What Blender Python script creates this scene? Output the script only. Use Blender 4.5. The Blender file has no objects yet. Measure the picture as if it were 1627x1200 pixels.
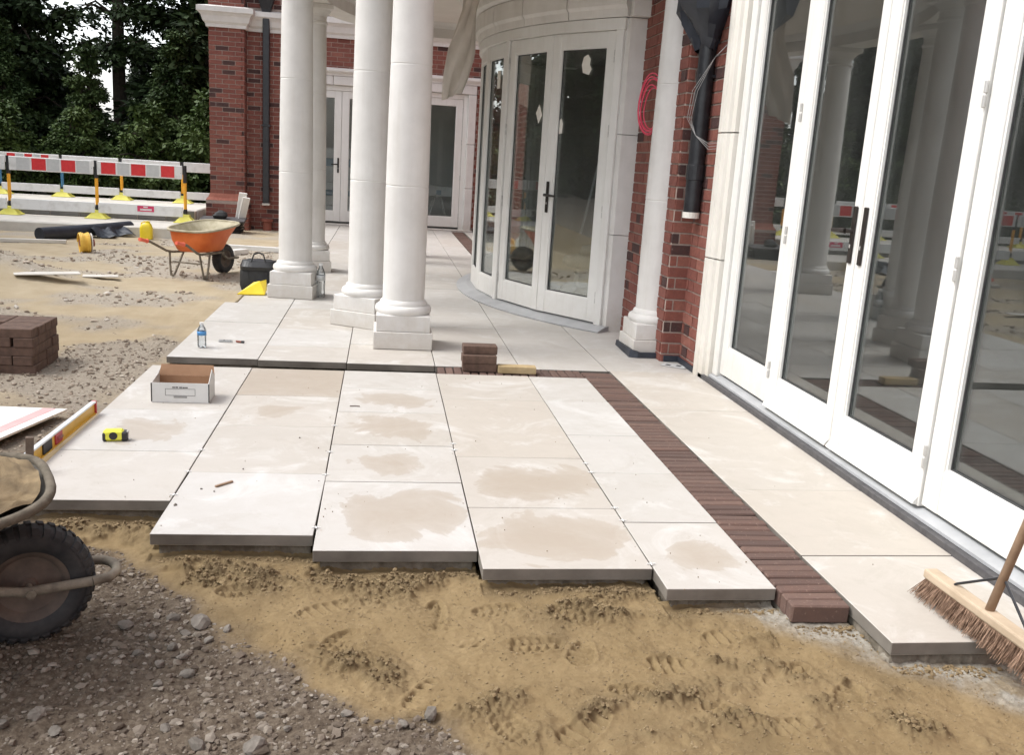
import bpy, math, random
import numpy as np
from mathutils import Matrix, Vector
R = math.radians
random.seed(7); rng = np.random.default_rng(7)
scn = bpy.context.scene
C = scn.collection

# ------------------------------------------------------------ camera, sky, sun, exposure
CAMH, F, PITCH, YAW, ROLL = 1.5, 1479.9, 0.226881, 0.147235, -0.0623568
_fw = np.array([math.sin(YAW)*math.cos(PITCH), math.cos(YAW)*math.cos(PITCH), -math.sin(PITCH)])
_r0 = np.array([math.cos(YAW), -math.sin(YAW), 0]); _d0 = np.cross(_fw, _r0)
_rt = math.cos(ROLL)*_r0 + math.sin(ROLL)*_d0; _dn = -math.sin(ROLL)*_r0 + math.cos(ROLL)*_d0
cd = bpy.data.cameras.new('camera'); cam = bpy.data.objects.new('camera', cd); C.objects.link(cam)
m = Matrix.Identity(4)
for i in range(3):
    m[i][0], m[i][1], m[i][2] = _rt[i], -_dn[i], -_fw[i]
m[2][3] = CAMH
cam.matrix_world = m
cd.sensor_width = 36; cd.lens = F/1627*36; cd.clip_end = 500; cd.clip_start = 0.05
scn.camera = cam
def project(P):
    d = np.asarray(P, float) - np.array([0, 0, CAMH])
    z = d@_fw
    return 813.5 + F*(d@_rt)/z, 600 + F*(d@_dn)/z, z

SUN_EL, SUN_AZ = R(52), R(-84)          # azimuth measured from +Y towards +X
w = bpy.data.worlds.new('World'); scn.world = w; w.use_nodes = True
nt = w.node_tree
sky = nt.nodes.new('ShaderNodeTexSky'); sky.sky_type = 'NISHITA'; sky.sun_disc = False
sky.sun_elevation = SUN_EL; sky.sun_rotation = SUN_AZ; sky.air_density = 1.0; sky.dust_density = 2.0; sky.ozone_density = 1.0
hs = nt.nodes.new('ShaderNodeHueSaturation'); hs.inputs['Saturation'].default_value = 0.25
nt.links.new(sky.outputs[0], hs.inputs['Color'])
nt.links.new(hs.outputs[0], nt.nodes['Background'].inputs[0]); nt.nodes['Background'].inputs[1].default_value = 0.15
sl = bpy.data.lights.new('sun', 'SUN'); sl.energy = 1.1; sl.angle = R(25); sl.color = (1, .985, .96)
so = bpy.data.objects.new('sun', sl); C.objects.link(so)
sd = Vector((math.sin(SUN_AZ)*math.cos(SUN_EL), math.cos(SUN_AZ)*math.cos(SUN_EL), math.sin(SUN_EL)))
so.rotation_euler = sd.to_track_quat('Z', 'Y').to_euler(); so.location = (-20, 10, 30)
scn.view_settings.view_transform = 'Standard'; scn.view_settings.look = 'None'
scn.view_settings.exposure = 1.37; scn.view_settings.gamma = 1
scn.render.engine = 'CYCLES'
scn.cycles.max_bounces = 10; scn.cycles.transparent_max_bounces = 16; scn.cycles.glossy_bounces = 6

# ------------------------------------------------------------ helpers
class MB:
    def __init__(s): s.v = []; s.f = []
    def add(s, vs, fs):
        o = len(s.v); s.v += [tuple(v) for v in vs]; s.f += [tuple(i+o for i in f) for f in fs]; return s
    def cbox(s, lo, hi, c=0.0, fr=None):
        """axis box (or in a frame fr = (origin, u, n): x along u, y along n, z up), edges chamfered by c"""
        lo = list(lo); hi = list(hi)
        def T(p):
            if fr is None: return p
            o, u, n = fr
            return (o[0]+u[0]*p[0]+n[0]*p[1], o[1]+u[1]*p[0]+n[1]*p[1], o[2]+p[2])
        if c <= 0:
            vs = [(x, y, z) for z in (lo[2], hi[2]) for y in (lo[1], hi[1]) for x in (lo[0], hi[0])]
            fs = [(0,2,3,1),(4,5,7,6),(0,1,5,4),(2,6,7,3),(0,4,6,2),(1,3,7,5)]
            return s.add([T(v) for v in vs], fs)
        vs = []; idx = {}
        for ix in (0, 1):
            for iy in (0, 1):
                for iz in (0, 1):
                    k = (lo[0], hi[0])[ix], (lo[1], hi[1])[iy], (lo[2], hi[2])[iz]
                    sg = (1-2*ix, 1-2*iy, 1-2*iz)
                    for ax in range(3):
                        p = [k[a] + (sg[a]*c if a != ax else 0) for a in range(3)]
                        idx[(ix, iy, iz, ax)] = len(vs); vs.append(T(tuple(p)))
        fs = []
        def quad(a): fs.append(tuple(a))
        for ax in range(3):
            o1, o2 = [a for a in range(3) if a != ax]
            for sgn in (0, 1):
                q = []
                for (p, r) in ((0,0),(1,0),(1,1),(0,1)):
                    t = [0,0,0]; t[ax] = sgn; t[o1] = p; t[o2] = r
                    q.append(idx[(t[0],t[1],t[2],ax)])
                flip = (sgn == 0) ^ (ax == 1)
                quad(q[::-1] if flip else q)
        for ax in range(3):           # edges along ax
            o1, o2 = [a for a in range(3) if a != ax]
            for p in (0,1):
                for r in (0,1):
                    a = [0,0,0]; b = [0,0,0]; a[o1]=b[o1]=p; a[o2]=b[o2]=r; b[ax]=1
                    quad([idx[(*a,o1)], idx[(*b,o1)], idx[(*b,o2)], idx[(*a,o2)]])
        for ix in (0,1):
            for iy in (0,1):
                for iz in (0,1): quad([idx[(ix,iy,iz,a)] for a in range(3)])
        return s.add(vs, fs)
    def tube(s, pts, r, n=8, caps=True, close=False):
        pts = [Vector(p) for p in pts]; k = len(pts); rr = r if hasattr(r, '__len__') else [r]*k
        vs = []; fs = []; up = None
        for i, p in enumerate(pts):
            if close: d = pts[(i+1) % k]-pts[i-1]
            else: d = pts[min(i+1, k-1)]-pts[max(i-1, 0)]
            d.normalize()
            if up is None: up = Vector((0,0,1)) if abs(d.z) < .9 else Vector((1,0,0))
            a = d.cross(up).normalized(); b = a.cross(d).normalized(); up = b
            for j in range(n):
                t = 2*math.pi*j/n; vs.append(p+(a*math.cos(t)+b*math.sin(t))*rr[i])
        for i in range(k if close else k-1):
            for j in range(n):
                i2 = (i+1) % k
                fs.append((i*n+j, i*n+(j+1)%n, i2*n+(j+1)%n, i2*n+j))
        if caps and not close: fs += [tuple(range(n))[::-1], tuple(range((k-1)*n, k*n))]
        return s.add(vs, fs)
    def lathe(s, prof, n=32, o=(0,0,0), axis='z', a0=0, a1=2*math.pi):
        full = abs(a1-a0-2*math.pi) < 1e-6; k = n if full else n+1; vs = []; fs = []
        for (r, z) in prof:
            for j in range(k):
                t = a0+(a1-a0)*j/n; x, y = r*math.cos(t), r*math.sin(t)
                q = (x, y, z) if axis == 'z' else ((x, z, y) if axis == 'y' else (z, x, y))
                vs.append((o[0]+q[0], o[1]+q[1], o[2]+q[2]))
        for i in range(len(prof)-1):
            for j in range(n):
                fs.append((i*k+j, i*k+(j+1) % k, (i+1)*k+(j+1) % k, (i+1)*k+j))
        return s.add(vs, fs)
    def prism(s, poly, z0, z1):
        n = len(poly)
        return s.add([(x, y, z0) for x, y in poly]+[(x, y, z1) for x, y in poly],
                     [tuple(range(n))[::-1], tuple(range(n, 2*n))]+[(i, (i+1) % n, n+(i+1) % n, n+i) for i in range(n)])
    def sweep(s, path, prof, close=False):
        """prof (offset to the left normal, z) swept along plan path [(x,y)] with mitred corners"""
        k = len(path); P = [Vector(p) for p in path]; vs = []; fs = []; m_ = len(prof)
        for i in range(k):
            d0 = (P[i]-P[i-1]).normalized() if (i > 0 or close) else None
            d1 = (P[(i+1) % k]-P[i]).normalized() if (i < k-1 or close) else None
            d0 = d0 or d1; d1 = d1 or d0
            n0 = Vector((-d0.y, d0.x)); n1 = Vector((-d1.y, d1.x)); b = (n0+n1)
            b = b/(b.dot(n0)) if b.length > 1e-6 else n0
            for (o, z) in prof: vs.append((P[i].x+b.x*o, P[i].y+b.y*o, z))
        for i in range(k if close else k-1):
            for j in range(m_):
                i2 = (i+1) % k
                fs.append((i*m_+j, i2*m_+j, i2*m_+(j+1) % m_, i*m_+(j+1) % m_))
        if not close: fs += [tuple(range(m_))[::-1], tuple(range((k-1)*m_, k*m_))]
        return s.add(vs, fs)

def wl(o):
    t = Vector((0,0,0))
    while o is not None: t += o.location; o = o.parent
    return t
def fixn(me):
    import bmesh
    b = bmesh.new(); b.from_mesh(me); bmesh.ops.recalc_face_normals(b, faces=b.faces); b.to_mesh(me); b.free()
def obj(name, mb, mat, parent=None, loc=None, smooth=False, local=False, fix=True):
    """mesh object; world coordinates in mb are turned into local ones unless local=True"""
    me = bpy.data.meshes.new(name)
    base = wl(parent) if (parent is not None and not local) else Vector((0,0,0))
    l = Vector(loc) if loc is not None else Vector((0,0,0))
    if local: vs = mb.v
    else:
        off = base + (l-base if loc is not None else Vector((0,0,0)))
        vs = [(v[0]-off.x, v[1]-off.y, v[2]-off.z) for v in mb.v]
    me.from_pydata(vs, [], mb.f); me.update()
    if fix: fixn(me)
    if mat is not None: me.materials.append(mat)
    if smooth: me.polygons.foreach_set('use_smooth', [True]*len(me.polygons))
    o = bpy.data.objects.new(name, me); C.objects.link(o)
    if parent is not None: o.parent = parent
    if loc is not None: o.location = (l-base) if not local else l
    return o
def empty(name, loc, rz=0):
    o = bpy.data.objects.new(name, None); C.objects.link(o); o.location = loc; o.rotation_euler = (0,0,rz); o.empty_display_size = .1; return o
def tag(o, label, cat, group=None):
    o['label'] = label; o['category'] = cat
    if group: o['group'] = group
    return o
def npmesh(name, v, f, mat, parent=None, smooth=False):
    me = bpy.data.meshes.new(name); v = np.asarray(v, np.float32); f = np.asarray(f, np.int32); k = f.shape[1]
    me.vertices.add(len(v)); me.vertices.foreach_set('co', v.ravel())
    me.loops.add(f.size); me.loops.foreach_set('vertex_index', f.ravel())
    me.polygons.add(len(f)); me.polygons.foreach_set('loop_start', np.arange(0, f.size, k, dtype=np.int32))
    me.polygons.foreach_set('use_smooth', np.full(len(f), smooth))
    me.update(calc_edges=True)
    if mat: me.materials.append(mat)
    o = bpy.data.objects.new(name, me); C.objects.link(o); o.parent = parent
    return o
def bevel(o, w_, seg=2):
    b = o.modifiers.new('bevel', 'BEVEL'); b.width = w_; b.segments = seg; b.limit_method = 'ANGLE'; b.angle_limit = R(35); return o
def shade_auto(o, ang=40):
    import bmesh
    me = o.data; b = bmesh.new(); b.from_mesh(me)
    for e in b.edges: e.smooth = e.calc_face_angle(0) < R(ang)
    for f in b.faces: f.smooth = True
    b.to_mesh(me); b.free(); return o

NTH = ['first', 'second', 'third', 'fourth', 'fifth', 'sixth', 'seventh', 'eighth', 'ninth']
# value noise in numpy
_perm = rng.permutation(512).astype(np.int64)
_g = rng.random((512, 2))*2-1; _g /= np.linalg.norm(_g, axis=1)[:, None]
def perlin(x, y):
    xi = np.floor(x).astype(np.int64); yi = np.floor(y).astype(np.int64); xf = x-xi; yf = y-yi
    def g(ix, iy, fx, fy):
        h = _perm[(_perm[ix & 511]+iy) & 511]; return _g[h, 0]*fx+_g[h, 1]*fy
    u = xf**3*(xf*(xf*6-15)+10); v = yf**3*(yf*(yf*6-15)+10)
    a = g(xi, yi, xf, yf); b = g(xi+1, yi, xf-1, yf); c = g(xi, yi+1, xf, yf-1); d = g(xi+1, yi+1, xf-1, yf-1)
    return ((a*(1-u)+b*u)*(1-v)+(c*(1-u)+d*u)*v)*1.5
def fbm(x, y, s, o=4, gain=.5, seed=0):
    r = 0; a = 1; t = 0
    for i in range(o):
        r = r+a*perlin(x/s+seed*17.3+i*5.1, y/s+seed*7.7+i*3.3); t += a; a *= gain; s /= 2.03
    return r/t
def sm(a, b, x):
    t = np.clip((x-a)/(b-a), 0, 1); return t*t*(3-2*t)

# ------------------------------------------------------------ materials
def srgb(r, g, b):
    f = lambda c: (c/255/12.92 if c/255 <= .04045 else ((c/255+.055)/1.055)**2.4)
    return (f(r), f(g), f(b), 1)
class NT:
    def __init__(s, name):
        s.m = bpy.data.materials.new(name); s.m.use_nodes = True; s.t = s.m.node_tree; s.b = s.t.nodes['Principled BSDF']
        s.out = s.t.nodes['Material Output']
    def n(s, typ, **kw):
        n = s.t.nodes.new('ShaderNode'+typ)
        for k, v in kw.items():
            if k.startswith('_'): n.inputs[k[1:].replace('_', ' ')].default_value = v
            else: setattr(n, k, v)
        return n
    def l(s, a, b): s.t.links.new(a, b)
    def co(s, kind='Object'):
        if kind == 'World': return s.n('NewGeometry').outputs['Position']
        return s.n('TexCoord').outputs[kind]
    def noise(s, scale, detail=4, rough=.55, kind='Object', co=None, dist=0):
        t = s.n('TexNoise', _Scale=scale, _Detail=detail, _Roughness=rough, _Distortion=dist); s.l(co or s.co(kind), t.inputs['Vector']); return t.outputs['Fac']
    def ramp(s, fac, stops):
        r = s.n('ValToRGB'); e = r.color_ramp.elements
        while len(e) < len(stops): e.new(.5)
        for i, (p, c) in enumerate(stops):
            e[i].position = p; e[i].color = c if hasattr(c, '__len__') else (c, c, c, 1)
        s.l(fac, r.inputs['Fac']); return r.outputs['Color']
    def mix(s, fac, a, b, mode='MIX'):
        x = s.n('Mix', data_type='RGBA', blend_type=mode)
        for i, v in ((0, fac), (6, a), (7, b)):
            if hasattr(v, 'links') or hasattr(v, 'is_linked'): s.l(v, x.inputs[i])
            else: x.inputs[i].default_value = v
        return x.outputs[2]
    def math(s, op, a, b=None):
        x = s.n('Math', operation=op)
        for i, v in ((0, a), (1, b)):
            if v is None: continue
            if hasattr(v, 'is_linked'): s.l(v, x.inputs[i])
            else: x.inputs[i].default_value = v
        return x.outputs[0]
    def col(s, v):
        if hasattr(v, 'is_linked'): s.l(v, s.b.inputs['Base Color'])
        else: s.b.inputs['Base Color'].default_value = v
        return s
    def rough(s, v):
        if hasattr(v, 'is_linked'): s.l(v, s.b.inputs['Roughness'])
        else: s.b.inputs['Roughness'].default_value = v
        return s
    def bump(s, h, strength=.3, dist=.01):
        b = s.n('Bump', _Strength=strength, _Distance=dist); s.l(h, b.inputs['Height']); s.l(b.outputs[0], s.b.inputs['Normal']); return s
def pm(name, c1, c2, scale=8, rough=.7, bump=.0, bs=60, metal=0, kind='Object', lo=.35, hi=.65, spec=.5):
    t = NT(name); f = t.noise(scale, 5, .6, kind)
    t.col(t.ramp(f, [(lo, c1), (hi, c2)])); t.rough(rough); t.b.inputs['Metallic'].default_value = metal
    t.b.inputs['Specular IOR Level'].default_value = spec
    if bump: t.bump(t.noise(bs, 4, .6, kind), bump, .004)
    return t.m

M = {}
M['stone'] = pm('cast_stone', (.62,.60,.578,1), (.68,.66,.64,1), 5, .75, .12, 180)
M['paint'] = pm('white_paint', (.72,.70,.66,1), (.76,.745,.71,1), 3, .32, .03, 40)
def grime(name, c1, c2, rough, bumpv, dirt=(.40,.34,.26,1), top=.42, amt=.55):
    t = NT(name); co = t.co('World'); base = t.ramp(t.noise(4, 5, .6, co=co), [(.35, c1), (.65, c2)])
    st = t.n('Mapping'); st.inputs['Scale'].default_value = (14, 14, 1.1); t.l(co, st.inputs['Vector'])
    base = t.mix(t.ramp(t.noise(1, 5, .65, co=st.outputs[0]), [(.5, 0), (.75, .16)]), base, dirt)
    sx = t.n('SeparateXYZ'); t.l(co, sx.inputs[0])
    h = t.math('SUBTRACT', 1.0, t.math('DIVIDE', sx.outputs[2], top)); n = t.noise(16, 6, .7, co=co)
    m_ = t.math('MULTIPLY', t.ramp(t.math('ADD', t.math('MULTIPLY', h, .45), t.math('MULTIPLY', n, .62)), [(.45, 0), (.78, 1)]), amt)
    base = t.mix(m_, base, dirt); t.col(base); t.rough(rough); t.bump(t.noise(150, 4, .6, co=co), bumpv, .003); return t.m
M['stone'] = grime('cast_stone', (.64,.62,.59,1), (.71,.69,.66,1), .75, .12, amt=.45)
M['paint'] = grime('white_paint', (.71,.70,.665,1), (.75,.74,.71,1), .34, .03, amt=.25)
M['surround'] = grime('cream_stone', (.68,.65,.59,1), (.73,.70,.64,1), .7, .1, amt=.4)
M['plaster'] = pm('soffit_plaster', (.62,.58,.53,1), (.67,.63,.58,1), 2, .8)
M['mortar'] = pm('wall_mortar', (.36,.29,.25,1), (.45,.37,.32,1), 30, .95, .4, 200)
M['black_metal'] = pm('black_metal', (.012,.013,.016,1), (.025,.026,.03,1), 12, .38)
M['bronze'] = pm('dark_bronze', (.018,.014,.012,1), (.035,.028,.024,1), 30, .4, metal=.3)
M['steel'] = pm('hinge_steel', (.5,.49,.47,1), (.6,.59,.57,1), 20, .4, metal=.4)
M['grey_sill'] = pm('grey_sill_metal', (.34,.345,.35,1), (.41,.415,.42,1), 6, .45)
M['dark_sill'] = pm('dark_grey_sill', (.055,.052,.055,1), (.09,.085,.085,1), 25, .7, .2, 80)
M['gasket'] = pm('rubber_gasket', (.03,.03,.03,1), (.05,.05,.05,1), 20, .6)
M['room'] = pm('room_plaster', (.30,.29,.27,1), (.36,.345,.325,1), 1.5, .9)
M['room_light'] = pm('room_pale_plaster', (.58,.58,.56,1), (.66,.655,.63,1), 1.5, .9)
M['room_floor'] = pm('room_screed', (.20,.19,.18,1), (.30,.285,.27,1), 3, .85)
M['concrete'] = pm('pale_concrete', (.52,.49,.44,1), (.62,.59,.53,1), 4, .9, .3, 60, kind='World')
M['block'] = pm('grey_block', (.15,.145,.14,1), (.20,.195,.19,1), 6, .9, .4, 90)
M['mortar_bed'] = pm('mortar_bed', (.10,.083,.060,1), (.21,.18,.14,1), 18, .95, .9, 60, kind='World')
M['roofing'] = pm('grey_roofing', (.12,.12,.12,1), (.17,.17,.17,1), 2, .9)
M['white_plastic'] = pm('white_plastic', (.60,.59,.56,1), (.76,.76,.74,1), 6, .5, lo=.25, hi=.5)
M['grey_reflective'] = pm('grey_reflective', (.52,.53,.52,1), (.58,.59,.58,1), 20, .4)
M['red_reflective'] = pm('red_reflective', (.62,.025,.03,1), (.70,.04,.04,1), 20, .4)
M['post_yellow'] = pm('post_yellow', (.80,.36,.02,1), (.86,.42,.035,1), 10, .45)
M['post_blue'] = pm('post_blue', (.05,.17,.30,1), (.07,.21,.35,1), 10, .45)
M['black_plastic'] = pm('black_plastic', (.012,.012,.014,1), (.022,.022,.024,1), 10, .45)
M['foot_yellow'] = pm('foot_yellow', (.72,.66,.10,1), (.80,.75,.16,1), 10, .6)
M['orange'] = pm('orange_tray', (.62,.115,.02,1), (.72,.17,.035,1), 5, .55, .1, 30)
M['cement_skin'] = pm('dried_cement', (.34,.30,.20,1), (.50,.45,.33,1), 9, .95, .4, 50)
M['barrow_tube'] = pm('muddy_tube', (.12,.10,.075,1), (.27,.235,.18,1), 14, .85, .4, 80)
M['tray_grey'] = pm('muddy_grey_tray', (.06,.055,.048,1), (.15,.132,.105,1), 7, .85, .4, 60)
M['muddy_rim'] = pm('muddy_rim', (.075,.062,.045,1), (.16,.135,.10,1), 14, .95, .6, 60)
M['tyre'] = pm('tyre_rubber', (.015,.016,.018,1), (.045,.043,.042,1), 12, .75, .3, 90)
M['tyre_rim'] = pm('rusty_dirty_rim', (.075,.06,.05,1), (.15,.11,.085,1), 9, .8, .3, 40)
M['grip'] = pm('red_grip', (.75,.12,.07,1), (.82,.17,.1,1), 10, .6)
M['card_white'] = pm('printed_white_card', (.58,.575,.55,1), (.64,.635,.61,1), 6, .7)
M['card_brown'] = pm('brown_card', (.30,.17,.095,1), (.36,.21,.12,1), 8, .85)
M['print_dark'] = pm('dark_print', (.03,.03,.03,1), (.06,.055,.05,1), 30, .7)
M['print_grey'] = pm('grey_print', (.25,.245,.235,1), (.30,.295,.28,1), 30, .7)
M['level_yellow'] = pm('level_yellow', (.70,.42,.05,1), (.78,.48,.07,1), 12, .35)
M['silver'] = pm('milled_aluminium', (.72,.74,.75,1), (.80,.82,.83,1), 20, .3, metal=.3)
M['red_plastic'] = pm('red_plastic', (.45,.04,.05,1), (.55,.06,.07,1), 10, .35)
M['tape_yellow'] = pm('tape_yellow', (.70,.68,.05,1), (.78,.76,.08,1), 10, .4)
M['old_wood'] = pm('weathered_wood', (.085,.06,.042,1), (.15,.11,.08,1), 20, .85, .5, 60)
M['pale_wood'] = pm('pale_wood', (.40,.31,.215,1), (.50,.395,.285,1), 9, .7, .15, 60)
M['timber'] = pm('offcut_timber', (.36,.26,.13,1), (.45,.34,.19,1), 14, .8, .2, 60)
M['handle_wood'] = pm('broom_handle_wood', (.25,.16,.10,1), (.34,.23,.15,1), 14, .6, .15, 60)
M['bristle'] = pm('coir_bristle', (.13,.075,.045,1), (.34,.22,.15,1), 40, .9, kind='World')
M['sheet_white'] = pm('white_sheet', (.72,.70,.66,1), (.80,.785,.75,1), 4, .5)
M['sheet_red'] = pm('faded_red_print', (.72,.30,.30,1), (.78,.42,.40,1), 5, .5)
M['membrane'] = pm('black_membrane', (.012,.016,.024,1), (.03,.036,.05,1), 5, .5, .2, 20)
M['canister'] = pm('yellow_plastic', (.80,.60,.02,1), (.86,.67,.04,1), 6, .4)
M['cable_yellow'] = pm('yellow_cable', (.72,.42,.05,1), (.80,.50,.08,1), 20, .5)
M['cable_pink'] = pm('pink_cable', (.72,.06,.12,1), (.80,.10,.17,1), 20, .45)
M['wire'] = pm('grey_wire', (.35,.34,.33,1), (.45,.44,.43,1), 20, .5)
M['bag'] = pm('black_bag', (.012,.012,.013,1), (.03,.03,.03,1), 9, .7, .3, 60)
M['paper'] = pm('taped_paper', (.70,.67,.60,1), (.76,.73,.67,1), 8, .8)
M['sack'] = pm('paper_sack', (.40,.36,.29,1), (.52,.47,.39,1), 6, .85, .3, 25)
M['ply'] = pm('plywood_board', (.42,.31,.17,1), (.50,.38,.22,1), 6, .8)
M['boardwhite'] = pm('insulation_board', (.55,.56,.56,1), (.68,.69,.69,1), 3, .7)
M['board_blue'] = pm('blue_print', (.20,.28,.33,1), (.28,.36,.42,1), 3, .6)
M['terracotta'] = pm('red_pipe', (.20,.06,.04,1), (.27,.09,.06,1), 6, .8)
M['branch'] = pm('dark_bark', (.035,.028,.02,1), (.07,.055,.04,1), 12, .95, .5, 40)
M['dust_sheet'] = pm('hanging_protective_film', (.56,.51,.45,1), (.63,.58,.52,1), 6, .7)

def glass_mat(name, tint, k, rough=0.0, dust=.035, base=.03):
    t = NT(name); fr = t.n('Fresnel', _IOR=1.52)
    f = t.math('MINIMUM', t.math('ADD', t.math('MULTIPLY', fr.outputs[0], k), base), .95)
    tr = t.n('BsdfTransparent', _Color=tint); gl = t.n('BsdfGlossy', _Color=(.95,.96,.96,1), _Roughness=rough)
    mx = t.n('MixShader'); t.l(f, mx.inputs[0]); t.l(tr.outputs[0], mx.inputs[1]); t.l(gl.outputs[0], mx.inputs[2])
    df = t.n('BsdfDiffuse', _Color=(.55,.55,.52,1)); m2 = t.n('MixShader')
    co = t.co('World'); st = t.n('Mapping'); st.inputs['Scale'].default_value = (3, 3, 1.2); t.l(co, st.inputs['Vector'])
    t.l(t.ramp(t.noise(1.3, 6, .7, co=st.outputs[0], dist=1.0), [(.35, dust*.35), (.75, dust)]), m2.inputs[0]); t.l(mx.outputs[0], m2.inputs[1]); t.l(df.outputs[0], m2.inputs[2])
    t.l(m2.outputs[0], t.out.inputs['Surface']); return t.m
M['glass'] = glass_mat('window_glass', (.90,.93,.92,1), 1.6)
M['glass_clear'] = glass_mat('bay_glass', (.93,.95,.94,1), .6, base=0., dust=.02)
M['bottle'] = glass_mat('clear_plastic', (.90,.93,.95,1), 1.0, .05, .03)
M['label_blue'] = pm('blue_label', (.05,.22,.50,1), (.10,.32,.62,1), 9, .4)

def brick_mat(name, island, dark_share=.12, paver=False):
    t = NT(name)
    rnd = t.n('NewGeometry').outputs['Random Per Island'] if island else t.n('ObjectInfo').outputs['Random']
    if paver:
        c = t.ramp(rnd, [(0, (.080,.048,.038,1)), (.35, (.135,.076,.057,1)), (.7, (.102,.063,.050,1)), (1, (.165,.098,.074,1))])
    else:
        c = t.ramp(rnd, [(0, (.045,.028,.026,1)), (dark_share, (.055,.03,.028,1)), (dark_share+.005, (.19,.062,.046,1)), (.4, (.265,.092,.066,1)), (.7, (.215,.070,.052,1)), (1, (.32,.128,.092,1))])
    f = t.noise(22, 6, .65, 'World'); c2 = t.mix(t.ramp(f, [(.3, .55), (.7, 0)]), c, (.11,.035,.028,1) if not paver else (.09,.058,.05,1))
    f2 = t.noise(70, 3, .6, 'World'); c3 = t.mix(t.ramp(f2, [(.62, 0), (.75, .35)]), c2, (.45,.33,.27,1))
    t.col(c3); t.rough(.88); t.bump(t.noise(110, 5, .65, 'World'), .5, .004); return t.m
M['brick'] = brick_mat('red_brick', False); M['brickwork'] = brick_mat('red_brickwork', True)
M['paver'] = brick_mat('clay_paver', False, paver=True)
M['stack_paver'] = pm('brown_paver', (.078,.047,.034,1), (.132,.080,.058,1), 16, .9, .5, 90)

def slab_mat():
    t = NT('pale_stone_slab'); co = t.co('World')
    f1 = t.noise(.9, 4, .55, co=co); f2 = t.noise(7, 5, .6, co=co)
    rnd = t.n('ObjectInfo').outputs['Random']
    base = t.ramp(f1, [(.3, (.42,.395,.357,1)), (.7, (.485,.46,.428,1))])
    base = t.mix(t.ramp(rnd, [(0, 0), (1, .5)]), base, (.53,.515,.495,1))
    bg = t.n('Attribute', attribute_type='OBJECT', attribute_name='beige'); base = t.mix(bg.outputs['Fac'], base, (.435,.385,.325,1))
    base = t.mix(t.ramp(f2, [(.4, 0), (.8, .35)]), base, (.41,.375,.33,1))
    f5 = t.noise(1.7, 7, .75, co=co, dist=2.0); base = t.mix(t.ramp(f5, [(.52, 0), (.60, .22), (.66, .05)]), base, (.34,.30,.25,1))
    f6 = t.noise(420, 2, .6, co=co); base = t.mix(t.ramp(f6, [(.62, 0), (.72, .4)]), base, (.30,.265,.22,1))
    # chalky dust drifts
    fd = t.noise(2.3, 6, .7, co=co, dist=1.2); base = t.mix(t.ramp(fd, [(.52, 0), (.72, .55)]), base, (.64,.635,.62,1))
    # damp stain in the middle of the slab, amount set per slab
    g = t.n('TexCoord').outputs['Generated']
    mp = t.n('Mapping'); mp.inputs['Location'].default_value = (-.5, -.48, 0); t.l(g, mp.inputs['Vector'])
    sx = t.n('SeparateXYZ'); t.l(mp.outputs[0], sx.inputs[0])
    d = t.math('SQRT', t.math('ADD', t.math('POWER', sx.outputs[0], 2.0), t.math('MULTIPLY', t.math('POWER', sx.outputs[1], 2.0), 1.5)))
    nz = t.noise(2.9, 8, .62, co=co, dist=.9)
    at = t.n('Attribute', attribute_type='OBJECT', attribute_name='stain')
    h = t.math('SUBTRACT', t.math('ADD', t.math('MULTIPLY', at.outputs['Fac'], .46), t.math('MULTIPLY', t.math('SUBTRACT', nz, .5), 1.15)), d)
    gate = t.math('GREATER_THAN', at.outputs['Fac'], .05)
    msk = t.math('MULTIPLY', t.ramp(h, [(.0, 0), (.028, .45), (.12, .6), (.4, .74)]), gate)
    c = t.mix(msk, base, (.345,.285,.222,1)); t.col(c)
    t.rough(t.ramp(f2, [(.3, .5), (.7, .68)])); t.bump(t.noise(160, 3, .6, co=co), .05, .002); return t.m
M['slab'] = slab_mat()

def ground_mat():
    t = NT('site_ground'); co = t.co('World')
    A = lambda n: t.n('Attribute', attribute_name=n).outputs['Fac']
    n1 = t.noise(3, 6, .6, co=co); n2 = t.noise(45, 5, .7, co=co); n3 = t.noise(220, 3, .7, co=co)
    sand = t.ramp(n1, [(.3, (.198,.140,.070,1)), (.7, (.262,.192,.103,1))])
    sand = t.mix(t.ramp(n2, [(.35, .38), (.6, 0)]), sand, (.150,.102,.048,1))
    pale = t.ramp(n1, [(.3, (.36,.29,.19,1)), (.7, (.455,.38,.27,1))])
    sand = t.mix(A('pale'), sand, pale)
    sand = t.mix(t.math('MULTIPLY', A('damp'), .8), sand, (.098,.070,.038,1))
    dirt = t.ramp(n2, [(.3, (.054,.039,.027,1)), (.5, (.104,.080,.058,1)), (.72, (.175,.143,.108,1))])
    dpal = t.ramp(n2, [(.3, (.26,.22,.17,1)), (.5, (.36,.32,.265,1)), (.72, (.46,.42,.37,1))])
    dirt = t.mix(A('pale'), dirt, dpal)
    c = t.mix(A('sand'), dirt, sand)
    cem = t.ramp(n2, [(.3, (.165,.145,.112,1)), (.6, (.32,.295,.25,1))])
    c = t.mix(A('cem'), c, cem)
    t.col(c); t.rough(.97); t.b.inputs['Specular IOR Level'].default_value = .2
    b = t.math('ADD', n2, t.math('MULTIPLY', n3, .6)); t.bump(b, .55, .006); return t.m
M['ground'] = ground_mat()
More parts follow.
